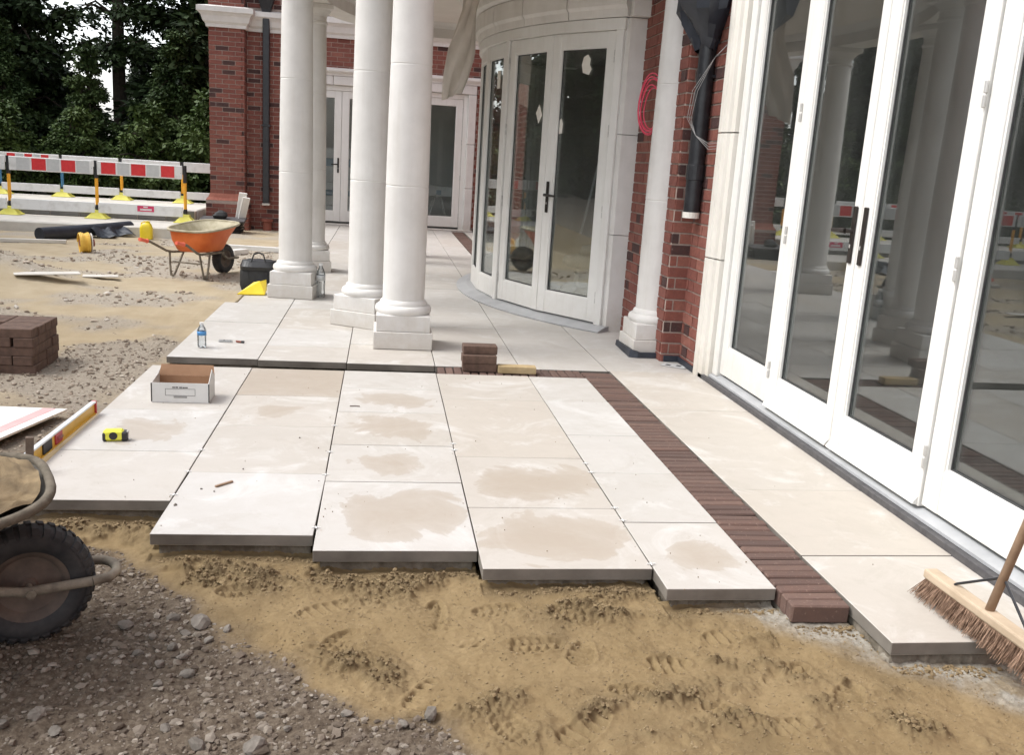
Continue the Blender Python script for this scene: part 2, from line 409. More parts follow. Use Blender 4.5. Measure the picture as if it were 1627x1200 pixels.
def stone_mat(nm, k):
    t = NT(nm); rnd = t.n('NewGeometry').outputs['Random Per Island']
    c = t.ramp(rnd, [(p, (min(a*k*1.03,.6), min(b*k*.98,.56), min(c_*k*.91,.5), 1)) for p, (a, b, c_) in ((0, (.10,.078,.06)), (.35, (.19,.152,.12)), (.65, (.28,.24,.20)), (.9, (.36,.325,.285)), (1, (.50,.46,.41)))])
    n = t.noise(40, 4, .6, 'World'); t.col(t.mix(t.ramp(n, [(.35, .45), (.65, 0)]), c, (.14*k,.11*k,.082*k,1))); t.rough(.95); t.bump(t.noise(120, 4, .6, 'World'), .4, .004); return t.m
M['gravel'] = stone_mat('rubble_stone', .66); M['gravel_pale'] = stone_mat('dusty_rubble', 1.45); M['gravel_mid'] = stone_mat('greyish_rubble', 1.1)
M['stone_grey'] = pm('grey_rubble', (.10,.086,.071,1), (.22,.195,.165,1), 14, .95, .6, 60, kind='World')
M['crumb_dry'] = pm('dry_sand_crumb', (.18,.13,.07,1), (.262,.195,.11,1), 12, .97, kind='World')
M['crumb'] = pm('sand_crumb', (.13,.090,.046,1), (.235,.17,.09,1), 12, .97, kind='World')
def leaf_mat(name, a, b, c):
    t = NT(name); rnd = t.n('NewGeometry').outputs['Random Per Island']
    f = t.noise(.9, 3, .6, 'World')
    col = t.mix(t.ramp(f, [(.4, 0), (.65, .8)]), t.ramp(rnd, [(0, a), (1, b)]), c)
    t.col(col); t.rough(.6); t.b.inputs['Specular IOR Level'].default_value = .25
    return t.m
M['slab_side'] = pm('damp_slab_side', (.115,.10,.082,1), (.215,.193,.165,1), 3.5, .8, .15, 60, kind='World')  # damp, dirty slab sides, with shade darkened into the colour as well
M['leaf_dark'] = leaf_mat('yew_foliage', (0.012,0.024,0.010,1), (0.031,0.053,0.019,1), (0.048,0.077,0.026,1))
M['leaf_mid'] = leaf_mat('conifer_foliage', (0.022,0.043,0.014,1), (0.050,0.084,0.026,1), (0.079,0.118,0.036,1))
M['leaf_light'] = leaf_mat('shrub_foliage', (.03,.058,.014,1), (.065,.105,.028,1), (.09,.13,.035,1))

# ------------------------------------------------------------ ground (one sheet to the horizon)
COLX = [-1.53, -.862, -.23, .413, 1.08, 1.51]         # paving columns, A..E
FRONT = [3.92, 3.55, 3.40, 3.235, 3.06]
def front_edge(x):
    f = np.full_like(x, 99.)
    for i in range(5): f = np.where((x >= COLX[i]) & (x < COLX[i+1]), FRONT[i], f)
    f = np.where((x >= 1.51) & (x < 1.74), 2.92, f); f = np.where(x >= 1.74, 2.65, f)
    return f
PRINTS = [(-.40,2.74,.9,1),(.16,2.50,1.2,0),(1.23,2.30,.2,0),(.62,2.32,.7,0),(.30,2.86,2.4,0),(.97,2.66,.1,0),(-.45,3.22,.15,1),(-.10,2.84,1.1,1),(.40,2.36,1.9,1),(.10,2.31,2.2,1),(.82,2.50,2.7,1),(1.25,2.83,.15,0),(.45,3.05,.3,1),(1.05,2.40,2.0,1),(-.62,3.32,2.3,1),(1.5,2.45,1.0,0),(-.16,3.08,.6,0),(.72,2.98,2.6,1),(1.62,2.30,2.4,1),(.55,2.80,.05,1),(.05,3.14,.3,1),(.22,3.02,1.4,1),(1.35,2.58,.5,1),(.70,2.74,1.2,0)]
def ground_fields(x, y):
    """height, sand, pale, damp, cement for world x, y (arrays)"""
    fe = front_edge(x); wob = fbm(x, y, .5, 3, seed=1)
    infront = (y < fe+.02)
    # which ground: dirt at the near left, sand before the paving, pale trampled sand and rubble further off
    bx = np.interp(y, [1.5, 2.26, 2.44, 2.58, 3.0, 3.43, 3.7, 4.3, 5.5, 7.5], [.62, .26, .10, -.2, -.50, -.86, -1.25, -1.75, -1.62, -1.62])
    sand = sm(-.10, .10, x-bx+wob*.28)
    far = sm(4.2, 7.0, y+wob)
    patch = fbm(x, y*1.5, 1.6, 4, seed=5)
    rub = sm(.02, .20, patch + .35*np.exp(-(((x+2.5)/.9)**2+((y-12.1)/1.5)**2)) + .30*np.exp(-(((x+2.0)/.6)**2+((y-6.4)/1.2)**2)) + .3*np.exp(-(((x+1.9)/.8)**2+((y-14.5)/1.2)**2)))
    sand = np.where(y > 4.0, (1-far)*sand + far*(1-rub*.85), sand)
    pale = sm(3.9, 6.0, y)*(.55+.45*sm(7, 11, y))
    # heights
    z = -.078 + wob*.010 + fbm(x, y, 1.8, 3, seed=2)*.02
    left = sm(-1.2, -1.75, x)*sm(3.6, 4.6, y)
    z = z + left*(.03)
    z = z - sm(12.5, 16.5, y)*sm(-1.2, -2.0, x)*.13
    z = z + .32*np.exp(-(((x+4.3)/.8)**2+((y-10.5)/.7)**2))            # sand heap at the far left
    bank = sm(-5.6, -7.6, x+.5*wob)*sm(13.8, 11.2, y+.6*wob)*sm(-9, -5, y); z = z + bank*(.75+.35*fbm(x, y, 1.1, 4, seed=71))    # spoil bank left of the site
    sand = sand*(1-bank); pale = pale*(1-.8*bank)
    # trampled sand
    tr = fbm(x, y, .16, 4, seed=3)
    z = z + sand*(tr*.014 + np.abs(fbm(x, y, .32, 3, seed=8))*.012)
    # loose dug ridges along the paving edge and clods
    d = np.clip(fe-y, 0, 3); edge = np.where(infront & (x > -1.6) & (x < 2.5), np.exp(-(((d-.16)/.15)**2)), 0)
    cl = sm(.0, .22, fbm(x, y, .42, 2, seed=11)+.02)
    mound = np.clip(edge*cl*(x < 1.4), 0, 1)
    rid = np.zeros_like(x)
    for (cx_, cy_, a_, L, W) in ((-.02,2.66,-.55,.34,.10),(.35,2.44,.2,.30,.07),(.8,2.42,.35,.55,.07),(1.3,2.6,-.35,.5,.06),(-.75,3.36,.55,.34,.11),(-.35,3.33,-.1,.45,.11),(.15,3.28,.0,.4,.07),(-1.15,3.62,.3,.3,.12),(.85,2.98,-.15,.45,.06),(1.2,2.35,.2,.5,.06),(-1.1,3.75,.1,.35,.07),(1.62,2.25,-.5,.3,.06)):
        u = (x-cx_)*math.cos(a_)+(y-cy_)*math.sin(a_); v = -(x-cx_)*math.sin(a_)+(y-cy_)*math.cos(a_)+.05*fbm(x, y, .2, 2, seed=21)
        rid = np.maximum(rid, np.exp(-(u/L)**2*1.6-(v/W)**2))
    rid = rid*sm(-.22, .12, fbm(x, y, .22, 3, seed=23))
    loose = np.clip(np.maximum(mound, rid), 0, 1)
    lumps = np.abs(fbm(x, y, .055, 4, .62, seed=13))
    z = z + loose*(.014 + .06*lumps)*sand
    z = z + sand*(1-loose)*.0055*sm(-.2, .3, fbm(x, y, .3, 3, seed=19)+.1)*fbm(x, y, .035, 3, .7, seed=14)
    z = z - np.where(infront, sm(.10, .0, d)*.012, 0)
    # dirt: broken, stony
    dn = fbm(x, y, .12, 5, .62, seed=15)
    z = z + (1-sand)*(dn*.022 + .010*np.abs(fbm(x, y, .04, 3, .6, seed=16)))
    damp = np.clip(loose*(.45+1.6*lumps) + sm(.14, .02, d)*infront*.6*(y < 4) + .42*sm(.02, .3, fbm(x, y, .7, 4, .6, seed=81))*(y < 4), 0, 1)*sand*(1-.8*far)
    # boot prints
    near = y < 3.7
    if near.any():
        for pi, (px, py, a_, kind) in enumerate(PRINTS):
            h1 = (pi*.6180339) % 1; h2 = (pi*.7548776) % 1
            u = (x-px)*math.cos(a_)+(y-py)*math.sin(a_); v = -(x-px)*math.sin(a_)+(y-py)*math.cos(a_)
            hl = .075+.042*h1; wid = .037+.008*np.cos((u/hl)*2.4+.6)
            e = np.sqrt((u/hl)**4+(v/wid)**2+1e-9)
            ins = sm(1.12, .88, e); rim = np.exp(-((e-1.2)/.18)**2)
            if kind == 0: td = sm(.0, .5, np.sin(u*2*math.pi/.036+.3))
            else: td = sm(-.1, .5, np.sin((u+np.abs(v)*.8)*2*math.pi/.031))*sm(-.5, .2, np.cos(v*2*math.pi/.034))
            part = sm(-.3, .0, fbm(x, y, .18, 2, seed=31)+.12)
            z = z + sand*(1-loose*.6)*part*(.95+.5*h2)*(ins*(-.013+.0115*td) + rim*.0035)
    cem = sm(-.05, .10, ((x-1.50)*.42+(y-2.80)*.47)/.63 + wob*.08)*(y < 3.2)
    cem = np.where(x > 1.4, cem, cem*.3)
    cem = cem*(.45+.55*sm(-.3, .2, fbm(x, y, .12, 3, seed=41)+.1))
    z = z + cem*.006*fbm(x, y, .03, 3, seed=42)
    soil = sm(21.2, 21.8, y)*sm(-1.0, -2.5, x); sand = sand*(1-soil); pale = pale*(1-soil)
    z = np.where((y > fe+.06) & (x < 2.5) & (x > -1.45) & (y < 19.9), -.12, z)
    return z, sand, pale, damp, cem
def grow(a, b, h0, g):
    r = []; p = a; h = h0; s = 1 if b > a else -1
    while (b-p)*s > 0: p += s*h; h *= 1+g; r.append(p)
    return r
xs = sorted(grow(-1.35, -120, .0055, .032) + list(np.arange(-1.35, 2.35, .0055)) + grow(2.35, 60, .012, .09))
ys = sorted(grow(1.95, -30, .012, .12) + list(np.arange(1.95, 3.62, .0055)) + grow(3.62, 200, .0058, .026))
X, Y = np.meshgrid(np.array(xs), np.array(ys)); nx_, ny_ = X.shape[1], X.shape[0]
gz, gs, gp, gd, gc = ground_fields(X, Y)
gz = gz + sm(19.0, 19.3, Y)*sm(-1.9, -2.3, X)*0
I = np.arange(nx_*ny_).reshape(ny_, nx_)
q = np.stack([I[:-1, :-1], I[:-1, 1:], I[1:, 1:], I[1:, :-1]], -1)
xc = X[:-1, :-1]; yc = Y[:-1, :-1]
fe_ = front_edge(xc)
keep = ~((xc > -1.35) & (xc < 2.3) & (yc > np.where(fe_ < 50, fe_, 3.9)+.25) & (yc < 6.3)) & ~((xc > 2.7) & (xc < 8) & (yc > 1.5) & (yc < 19)) & ~((xc > -1.2) & (xc < 2.3) & (yc > 7.0) & (yc < 19.5))
q = q[keep]
used = np.unique(q); remap = -np.ones(nx_*ny_, np.int64); remap[used] = np.arange(len(used)); q = remap[q]
V = np.stack([X.ravel(), Y.ravel(), gz.ravel()], 1)[used]
ground = npmesh('ground', V, q, M['ground'], smooth=True); ground['kind'] = 'structure'
for nm, a in (('sand', gs), ('pale', gp), ('damp', gd), ('cem', gc)):
    at = ground.data.attributes.new(nm, 'FLOAT', 'POINT'); at.data.foreach_set('value', a.ravel()[used].astype(np.float32))
def gh(x, y): return float(ground_fields(np.array([float(x)]), np.array([float(y)]))[0][0])

# ------------------------------------------------------------ patio: slabs, clay paver border
patio = empty('patio', (0, 6, 0)); patio['kind'] = 'structure'
TH = .048; GAP = .005
def slab(x0, x1, y0, y1, stain=0., z=0, tw=0., beige=None):
    mb = MB(); mb.cbox((-(x1-x0)/2+GAP/2, -(y1-y0)/2+GAP/2, -TH), ((x1-x0)/2-GAP/2, (y1-y0)/2-GAP/2, 0), .0022)
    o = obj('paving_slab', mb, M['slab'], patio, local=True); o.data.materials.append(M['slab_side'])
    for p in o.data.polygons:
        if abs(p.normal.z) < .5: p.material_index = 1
    o.location = ((x0+x1)/2, (y0+y1)/2-6, z+random.uniform(-.0012, .0012)); o.rotation_euler = (random.uniform(-.0008,.0008), random.uniform(-.0008,.0008), tw)
    o['stain'] = float(stain); o['beige'] = float(random.choice([0, .0, .1, .2, .35, .5]) if beige is None else beige); return o
def bed(x0, x1, y0, y1, ztop=-.049, zb=-.14):
    mb = MB(); n = 60; ring = []
    for (ax, ay, bx_, by_) in ((x0,y0,x1,y0),(x1,y0,x1,y1),(x1,y1,x0,y1),(x0,y1,x0,y0)):
        for i in range(n): ring.append((ax+(bx_-ax)*i/n+random.uniform(-.004,.004), ay+(by_-ay)*i/n+random.uniform(-.004,.004)))
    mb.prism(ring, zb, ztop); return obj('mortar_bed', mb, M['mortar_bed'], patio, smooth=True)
JY = [[3.92, 4.60, 5.36, 6.50], [3.55, 4.29, 5.08, 5.75, 6.49], [3.40, 4.19, 4.76, 5.41, 5.99, 6.49], [3.235, 3.87, 4.59, 5.77, 6.48], [3.06, 3.71, 4.36, 5.02, 5.79, 6.48]]
ST = [[0, .7, 0], [0, 0, .5, 1.9], [.95, .7, .85, .8, 0], [1.1, 1.0, 0, 0], [.8, 0, 0, 0, 0]]
for ci in range(5):
    for k in range(len(JY[ci])-1):
        slab(COLX[ci], COLX[ci+1], JY[ci][k], JY[ci][k+1], ST[ci][k], 0, -.012 if (ci, k) == (1, 0) else random.uniform(-.0015, .0015), {(3,2):.75,(3,3):.55,(1,3):.6,(2,4):.1,(4,4):0.,(4,3):0.,(4,2):0.,(3,0):.45}.get((ci, k)))
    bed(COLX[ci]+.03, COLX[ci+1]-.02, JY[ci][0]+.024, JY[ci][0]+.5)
for y0, y1 in zip([2.65, 3.36, 4.14, 5.63], [3.36, 4.14, 5.63, 6.74]): slab(1.742, 2.44, y0, y1, 0, 0, 0, .55+.25*random.random())
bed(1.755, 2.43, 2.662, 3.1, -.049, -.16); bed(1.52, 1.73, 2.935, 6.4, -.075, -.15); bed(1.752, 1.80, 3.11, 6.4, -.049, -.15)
# back terrace
BX = [-1.5, -.86, -.225, .42, 1.06, 1.73, 2.44]
BY = [[6.78, 8.24, 9.32, 10.5, 11.7, 13.1, 15.0, 16.4, 17.8, 19.1, 19.86], [6.75, 7.29, 8.02, 9.1, 10.4, 11.8, 13.1, 15.0, 16.4, 17.8, 19.86], [6.74, 7.45, 8.9, 10.2, 11.6, 13.1, 15.0, 16.4, 17.8, 19.86],
      [6.73, 8.37, 9.6, 10.9, 12.0, 13.05, 14.9, 16.4, 17.8, 19.86], [6.73, 8.37, 9.9, 11.4, 13.05, 14.9, 16.4, 17.8, 19.86], [6.74, 7.6, 8.9, 13.3, 14.9, 16.4, 17.8, 19.86]]
for ci in range(6):
    for y0, y1 in zip(BY[ci], BY[ci][1:]):
        if ci == 5 and 8.8 < y0 < 13.2: continue
        x0, x1 = BX[ci], BX[ci+1]
        if ci == 0 and y0 > 9: x0 = -1.38
        if ci == 4 and y0 > 14.5: x1 = 1.45
        if ci == 5 and y0 > 14.5: x0 = 1.72
        slab(x0, x1, y0, y1, 0)
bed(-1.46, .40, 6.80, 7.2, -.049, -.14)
# clay pavers: one brick-on-edge course along the doors and its return
pv = MB().cbox((-.112, -.0268, -.07), (.112, .0268, 0), .006)
pv_me = obj('paving_brick', pv, M['paver'], patio, local=True); first = pv_me
def paver(x, y, rz):
    global first
    if first is not None: o = first; first = None
    else: o = pv_me.copy(); C.objects.link(o)
    o.location = (x, y-6, random.uniform(-.005, .002)-.001); o.rotation_euler = (random.uniform(-.025,.025), random.uniform(-.012,.012), rz+random.uniform(-.022,.022)); o.scale = (random.uniform(.985,1.01), random.uniform(.94,1.02), 1)
    return o
y = 2.95
while y < 6.70:
    paver(1.625+random.uniform(-.004,.004), y, 0); y += .0597
x = 1.475
while x > .45:
    paver(x, 6.605+random.uniform(-.003,.003), math.pi/2); x -= .0597
y = 15.1
while y < 19.8:
    paver(1.585, y, 0); y += .0597
# sand showing in the still open channel
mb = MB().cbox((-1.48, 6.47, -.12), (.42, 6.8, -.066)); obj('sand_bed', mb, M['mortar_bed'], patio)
# joint spacers
sp_ = MB().cbox((-.028, -.003, 0), (.028, .003, .004)).cbox((-.003, -.02, .0005), (.003, .02, .0035))
sp0 = None
SPC = ((-.862,4.62),(-.862,4.29),(-.862,3.98),(-.23,5.10),(-.23,4.62),(-.23,3.62),(.413,4.80),(.413,4.69),(1.08,4.50),(1.08,4.36),(1.08,3.87),(1.08,3.72),(1.08,3.27),(-.23,4.27))
for (x, y) in SPC:
    if sp0 is None: o = sp0 = obj('tile_spacer', sp_, M['white_plastic'], None, local=True)
    else: o = sp0.copy(); C.objects.link(o)
    o.location = (x, y, .0025); o.scale = (.62, .62, 1); o.rotation_euler = (0, 0, random.uniform(-.2, .2)); tag(o, 'white joint spacer, %s from the front in the %s long joint from left' % (NTH[sorted(q_[1] for q_ in SPC if q_[0] == x).index(y)], NTH[COLX.index(x)-1]), 'tile spacer', 'white joint spacers in the paving joints')

# ------------------------------------------------------------ house
HL = (2.43, 7.17, 0)
house = empty('house', HL)
tag(house, 'red brick house with white french doors, curved bay and stone columned portico', 'house')
CH = .0885; BL = .25; BH = .0755; BLn = .2385
bricks = []      # (wall object, center, u, length, size measure)
def brick_wall(wall, o, u, n, L, z0, z1, holes=(), bond='stretcher', proud=.004):
    """bricks on a wall face: origin o, along unit u, outward normal n"""
    k = int((z1-z0)/CH)
    for r in range(k):
        z = z0+r*CH
        if bond == 'stretcher': seq = [BL]; off = (r % 2)*BL/2
        else: seq = [BL, BL/2]; off = (r % 2)*(BL*.75)
        s = -off; i = 0
        while s < L:
            b = seq[i % len(seq)]; i += 1
            a0, a1 = max(s, 0), min(s+b-.0115, L); s += b
            for (h0, h1, hz0, hz1) in holes:
                if hz0 < z+CH*.6 and z+BH*.4 < hz1:
                    if a0 >= h0 and a1 <= h1: a1 = a0
                    elif a0 < h0 < a1: a1 = h0-.004
                    elif a0 < h1 < a1: a0 = h1+.004
            if a1-a0 < .02: continue
            c = (o[0]+u[0]*(a0+a1)/2+n[0]*(proud-.045), o[1]+u[1]*(a0+a1)/2+n[1]*(proud-.045), z+BH/2)
            px, py, d = project(c)
            vis = (-20 < px < 1650 and -20 < py < 1220 and d > 0)
            bricks.append((wall, c, u, a1-a0, (F*(a1-a0)/d)*(abs(u[0]*_rt[0]+u[1]*_rt[1])+.02)*(F*BH/d) if vis else 0))
def wall(name, mb): return obj(name, mb, M['mortar'], house)
XW, XB = 2.43, 2.27
# wall with the long door run (x = XW), reveals kept clear for the stone surround
mb = MB().cbox((XW, 6.74, -.1), (XW+.3, 7.30, 3.4)); w1 = wall('wall', mb)
brick_wall(w1, (XW, 7.17), (0,-1), (-1,0), .43, -.02, 3.4, bond='flemish')
mb = MB().cbox((XB, 7.17, -.1), (XW+.3, 8.52, 3.4)); w2 = wall('wall', mb)
brick_wall(w2, (XB, 7.17), (1,0), (0,-1), XW-XB-.004, -.02, 3.4, bond='flemish')
brick_wall(w2, (XB, 8.50), (0,-1), (-1,0), 1.33, -.02, 3.4, bond='flemish')
# far wing
YF = 20.0
mb = MB().cbox((-3.3, YF, -.4), (-1.62, YF+.3, 4.95)).cbox((-1.62, YF, 3.0), (1.88, YF+.3, 4.95)).cbox((1.88, YF, -.4), (2.9, YF+.3, 4.95)); w3 = wall('wall', mb)
brick_wall(w3, (-2.85, YF), (1,0), (0,-1), 5.6, -.36, 4.9, holes=[(1.22, 4.72, -1, 3.06), (-1, 6, 3.72, 4.10)])
mb = MB().cbox((-3.42, YF-.30, -.4), (-2.76, YF+.25, 4.95)); w4 = wall('wall', mb)
brick_wall(w4, (-3.42, YF-.30), (1,0), (0,-1), .66, .54, 4.9, holes=[(-1, 2, 3.72, 4.10)])
brick_wall(w4, (-2.76, YF-.30), (0,1), (1,0), .30, .54, 4.9)
brick_wall(w4, (-3.42, YF-.05), (0,-1), (-1,0), .25, .54, 4.9)
mb = MB().cbox((-3.50, YF-.38, -.4), (-2.68, YF+.25, .40)); w5 = wall('wall', mb)
brick_wall(w5, (-3.50, YF-.38), (1,0), (0,-1), .82, -.36, .40)
brick_wall(w5, (-2.68, YF-.38), (0,1), (1,0), .38, -.36, .40)
# plinth offset course, sloped
mb = MB()
for (e0, z0, z1) in ((.085, .40, .455), (.045, .455, .54)):
    mb.add([(-3.42-e0, YF-.30-e0, z0), (-2.76+e0, YF-.30-e0, z0), (-2.76+e0, YF+.2, z0), (-3.42-e0, YF+.2, z0),
            (-3.42-e0+.035, YF-.265-e0, z1), (-2.76+e0-.035, YF-.265-e0, z1), (-2.76+e0-.035, YF+.2, z1), (-3.42-e0+.035, YF+.2, z1)],
           [(0,1,5,4),(1,2,6,5),(2,3,7,6),(3,0,4,7),(4,5,6,7),(3,2,1,0)])
obj('plinth_course', mb, pm('plinth_brick', (.27,.09,.06,1), (.36,.14,.10,1), 14, .9, .3, 60), house)
# bricks: the 300 that show largest are objects of their own, the others one joined part per wall
bricks.sort(key=lambda b: -b[4])
bm_ = MB().cbox((-.5, -.05, -BH/2), (.5, .05, BH/2), .004)
bm0 = None
for (wo, c, u, L, s) in bricks[:300]:
    if bm0 is None:
        me = MB()
        o = bm0 = obj('brick', MB().cbox((-BLn/2, -.05, -BH/2), (BLn/2, .05, BH/2), .0035), M['brick'], None, local=True)
    else: o = bm0.copy(); C.objects.link(o)
    o.parent = wo; b = wl(wo)
    dj = random.uniform(-.0015, .002)
    o.location = (c[0]-b.x, c[1]-b.y, c[2]-b.z); o.rotation_euler = (0, 0, math.atan2(u[1], u[0])+random.uniform(-.004,.004)); o.scale = (L/BLn, 1+dj*8, 1)
rest = {}
for (wo, c, u, L, s) in bricks[300:]: rest.setdefault(wo.name, (wo, []))[1].append((c, u, L))
for nm, (wo, ls) in rest.items():
    mb = MB()
    for (c, u, L) in ls:
        n_ = (-u[1], u[0]); j = random.uniform(-.002,.003)
        mb.cbox((-L/2, -.05-j, -BH/2), (L/2, .05+j, BH/2), 0, ((c[0], c[1], c[2]), u, n_))
    o = obj('brickwork', mb, M['brickwork'], wo, fix=False); o['kind'] = 'stuff'
# upper storey and the wall towards the camera, seen only from elsewhere
def far_brick():
    t = NT('upper_brick'); b = t.n('TexBrick', _Scale=1.0, _Mortar_Size=.006, _Brick_Width=.25, _Row_Height=CH)
    b.inputs['Color1'].default_value = (.25,.065,.045,1); b.inputs['Color2'].default_value = (.19,.05,.037,1); b.inputs['Mortar'].default_value = (.42,.34,.29,1)
    sx = t.n('SeparateXYZ'); t.l(t.co('World'), sx.inputs[0]); cb = t.n('CombineXYZ'); t.l(t.math('ADD', sx.outputs[0], sx.outputs[1]), cb.inputs[0]); t.l(sx.outputs[2], cb.inputs[1])
    t.l(cb.outputs[0], b.inputs['Vector']); t.col(b.outputs['Color']); t.rough(.9); return t.m
M['upper'] = far_brick()
obj('upper_wall', MB().cbox((XW, -4, 3.42), (XW+.3, 19.98, 6.6)).cbox((XW, -4, -.1), (XW+.3, 2.55, 3.2)).cbox((XW, 13.55, -.1), (XW+.3, 19.98, 3.42)), M['upper'], house)
obj('upper_wall', MB().cbox((-3.42, YF-.2, 4.96), (2.9, YF+.3, 7.0)).cbox((-3.4, YF+.31, 2.9), (-3.1, YF+6, 7)).cbox((-3.4, YF+.31, -.4), (-3.1, YF+.8, 2.9)).cbox((-3.4, YF+4.7, -.4), (-3.1, YF+6, 2.9)).cbox((-3.4, YF+.8, -.4), (-3.1, YF+4.7, .4)), M['upper'], house)  # gap in the wing's unseen west wall, added to let daylight in
obj('roof', MB().cbox((XW-.25, -4.2, 6.62), (9, 26, 6.8)).cbox((-3.7, YF-.5, 7.02), (9, 26.2, 7.2)), M['roofing'], house)

# ---- stone cornice, pier cap
prof = [(0,3.70),(.05,3.70),(.06,3.76),(.10,3.80),(.13,3.90),(.17,3.95),(.20,3.97),(.20,4.06),(.03,4.10),(0,4.10)]
path = [(2.9,YF),(-2.76,YF),(-2.76,YF-.30),(-3.42,YF-.30),(-3.42,YF+3)]
mb = MB().sweep(path, [(o, z) for o, z in prof]); obj('cornice', mb, M['stone'], house)

# ---- doors
def leaf(parent, p0, p1, z0, z1, n, sl_=.11, sr=.11, bot=.20, top=.14, th=.056, handle=None, hinges=None, drip=False, hz=1.22, lever=True, glass='glass'):
    p0 = Vector((p0[0], p0[1], 0)); p1 = Vector((p1[0], p1[1], 0)); u = (p1-p0); L = u.length; u = u/L
    n = Vector((n[0], n[1], 0)); fr = ((p0.x, p0.y, 0), u, n); g = .003
    mb = MB()
    mb.cbox((g, -th, z0), (sl_, 0, z1), .003, fr); mb.cbox((L-sr, -th, z0), (L-g, 0, z1), .003, fr)
    mb.cbox((sl_, -th+.001, z0+.001), (L-sr, -.001, z0+bot), .003, fr); mb.cbox((sl_, -th+.001, z1-top), (L-sr, -.001, z1), .003, fr)
    # glazing bead
    b = .014
    for (a0, a1, c0, c1) in ((sl_, sl_+b, z0+bot, z1-top), (L-sr-b, L-sr, z0+bot, z1-top), (sl_+b, L-sr-b, z0+bot, z0+bot+b), (sl_+b, L-sr-b, z1-top-b, z1-top)):
        mb.cbox((a0, -.03, c0), (a1, -.008, c1), 0, fr)
    lf = obj('door_leaf', mb, M['paint'], parent)
    obj('pane', MB().cbox((sl_+.004, -.036, z0+bot+.004), (L-sr-.004, -.031, z1-top-.004), 0, fr), M[glass], lf)
    gk = MB()
    for (a0, a1, c0, c1) in ((sl_+b, sl_+b+.006, z0+bot+b, z1-top-b), (L-sr-b-.006, L-sr-b, z0+bot+b, z1-top-b), (sl_+b+.006, L-sr-b-.006, z0+bot+b, z0+bot+b+.006), (sl_+b+.006, L-sr-b-.006, z1-top-b-.006, z1-top-b)):
        gk.cbox((a0, -.0305, c0), (a1, -.022, c1), 0, fr)
    obj('gasket', gk, M['gasket'], lf)
    if handle is not None:
        a = .055 if handle == 'l' else L-.055; s = 1 if handle == 'l' else -1
        h = MB().cbox((a-.019, .001, hz-.15), (a+.019, .012, hz+.15), .004, fr)
        P = lambda uu, nn, zz: (p0.x+u.x*uu+n.x*nn, p0.y+u.y*uu+n.y*nn, zz)
        if lever: h.tube([P(a, .01, hz+.02), P(a, .05, hz+.02)], .012); h.tube([P(a, .05, hz+.02), P(a+s*.03, .056, hz+.02), P(a+s*.14, .052, hz+.015)], [.015, .014, .011])
        obj('handle', h, M['bronze'], lf)
        obj('keyhole', MB().cbox((a-.006, .0125, hz-.07), (a+.006, .016, hz-.05), .002, fr), M['steel'], lf)
    if hinges:
        a = .004 if hinges == 'l' else L-.004
        for zz in (z0+.24, (z0+z1)/2-.28, (z0+z1)/2+.45, z1-.22):
            obj('hinge', MB().cbox((a-.008, .001, zz-.055), (a+.008, .014, zz-.003), .003, fr).cbox((a-.008, .001, zz+.003), (a+.008, .014, zz+.055), .003, fr), M['steel'], lf)
    if drip:
        obj('weather_bar', MB().add([tuple(Vector(fr[0])+u*aa+n*bb+Vector((0,0,zz))) for aa in (.01, L-.01) for (bb, zz) in ((.001, z0+.005), (.024, z0+.010), (.020, z0+.022), (.001, z0+.045))],
            [(0,1,2,3),(7,6,5,4),(0,4,5,1),(1,5,6,2),(2,6,7,3),(3,7,4,0)]), M['paint'], lf)
    return lf
XD = 2.485; ZB, ZT = .085, 2.82
ed = [6.405, 5.525, 4.635, 3.74, 2.86]
leaf(house, (XD, ed[0]), (XD, ed[1]), ZB, ZT, (-1,0), .11, .10)
leaf(house, (XD-.012, ed[1]), (XD-.012, ed[2]), ZB-.012, ZT, (-1,0), .13, .085, handle='r', hinges='l', drip=True, hz=1.235)
leaf(house, (XD-.012, ed[2]), (XD-.012, ed[3]), ZB-.012, ZT, (-1,0), .105, .11, hinges='r', drip=True, handle='l', hz=1.235, lever=False)
leaf(house, (XD, ed[3]), (XD, ed[4]), ZB, ZT, (-1,0), .125, .11)
fr = MB()
for (a, b) in ((6.405, 6.50), (2.76, 2.858)): fr.cbox((XD-.022, a, .06), (XD+.09, b, 2.92), .004)
fr.cbox((XD-.022, 2.86, 2.823), (XD+.09, 6.404, 2.92), .004)
obj('door_frame', fr, M['paint'], house)
# moulded stone surround of the door run
pr = [(0, 0), (.06, 0), (.06, .02), (.12, .03), (.13, .055), (.235, .06), (.235, .09), (.0, .09)]
for (y0, s, nm) in ((6.74, -1, 'a'), (2.52, 1, 'b')):
    for (z0, z1) in ((-.02, .895), (.900, 1.795), (1.80, 2.915)):
        mb = MB(); vs = []
        P_ = [(XW-.09+d, y0+s*a) for a, d in pr]
        # outline in plan: stepped inwards towards the frame
        P_ = [(XW-.030, y0), (XW-.030, y0+s*.075), (XW-.018, y0+s*.082), (XW-.018, y0+s*.16), (XW+.004, y0+s*.17), (XW+.004, y0+s*.238), (XW+.14, y0+s*.238), (XW+.14, y0)]
        mb.prism(P_, z0+.004, z1); obj('stone_surround', mb, M['surround'], house)
obj('stone_surround', MB().cbox((XW-.035, 2.45, 2.925), (XW+.14, 6.80, 3.22), .01), M['stone'], house)
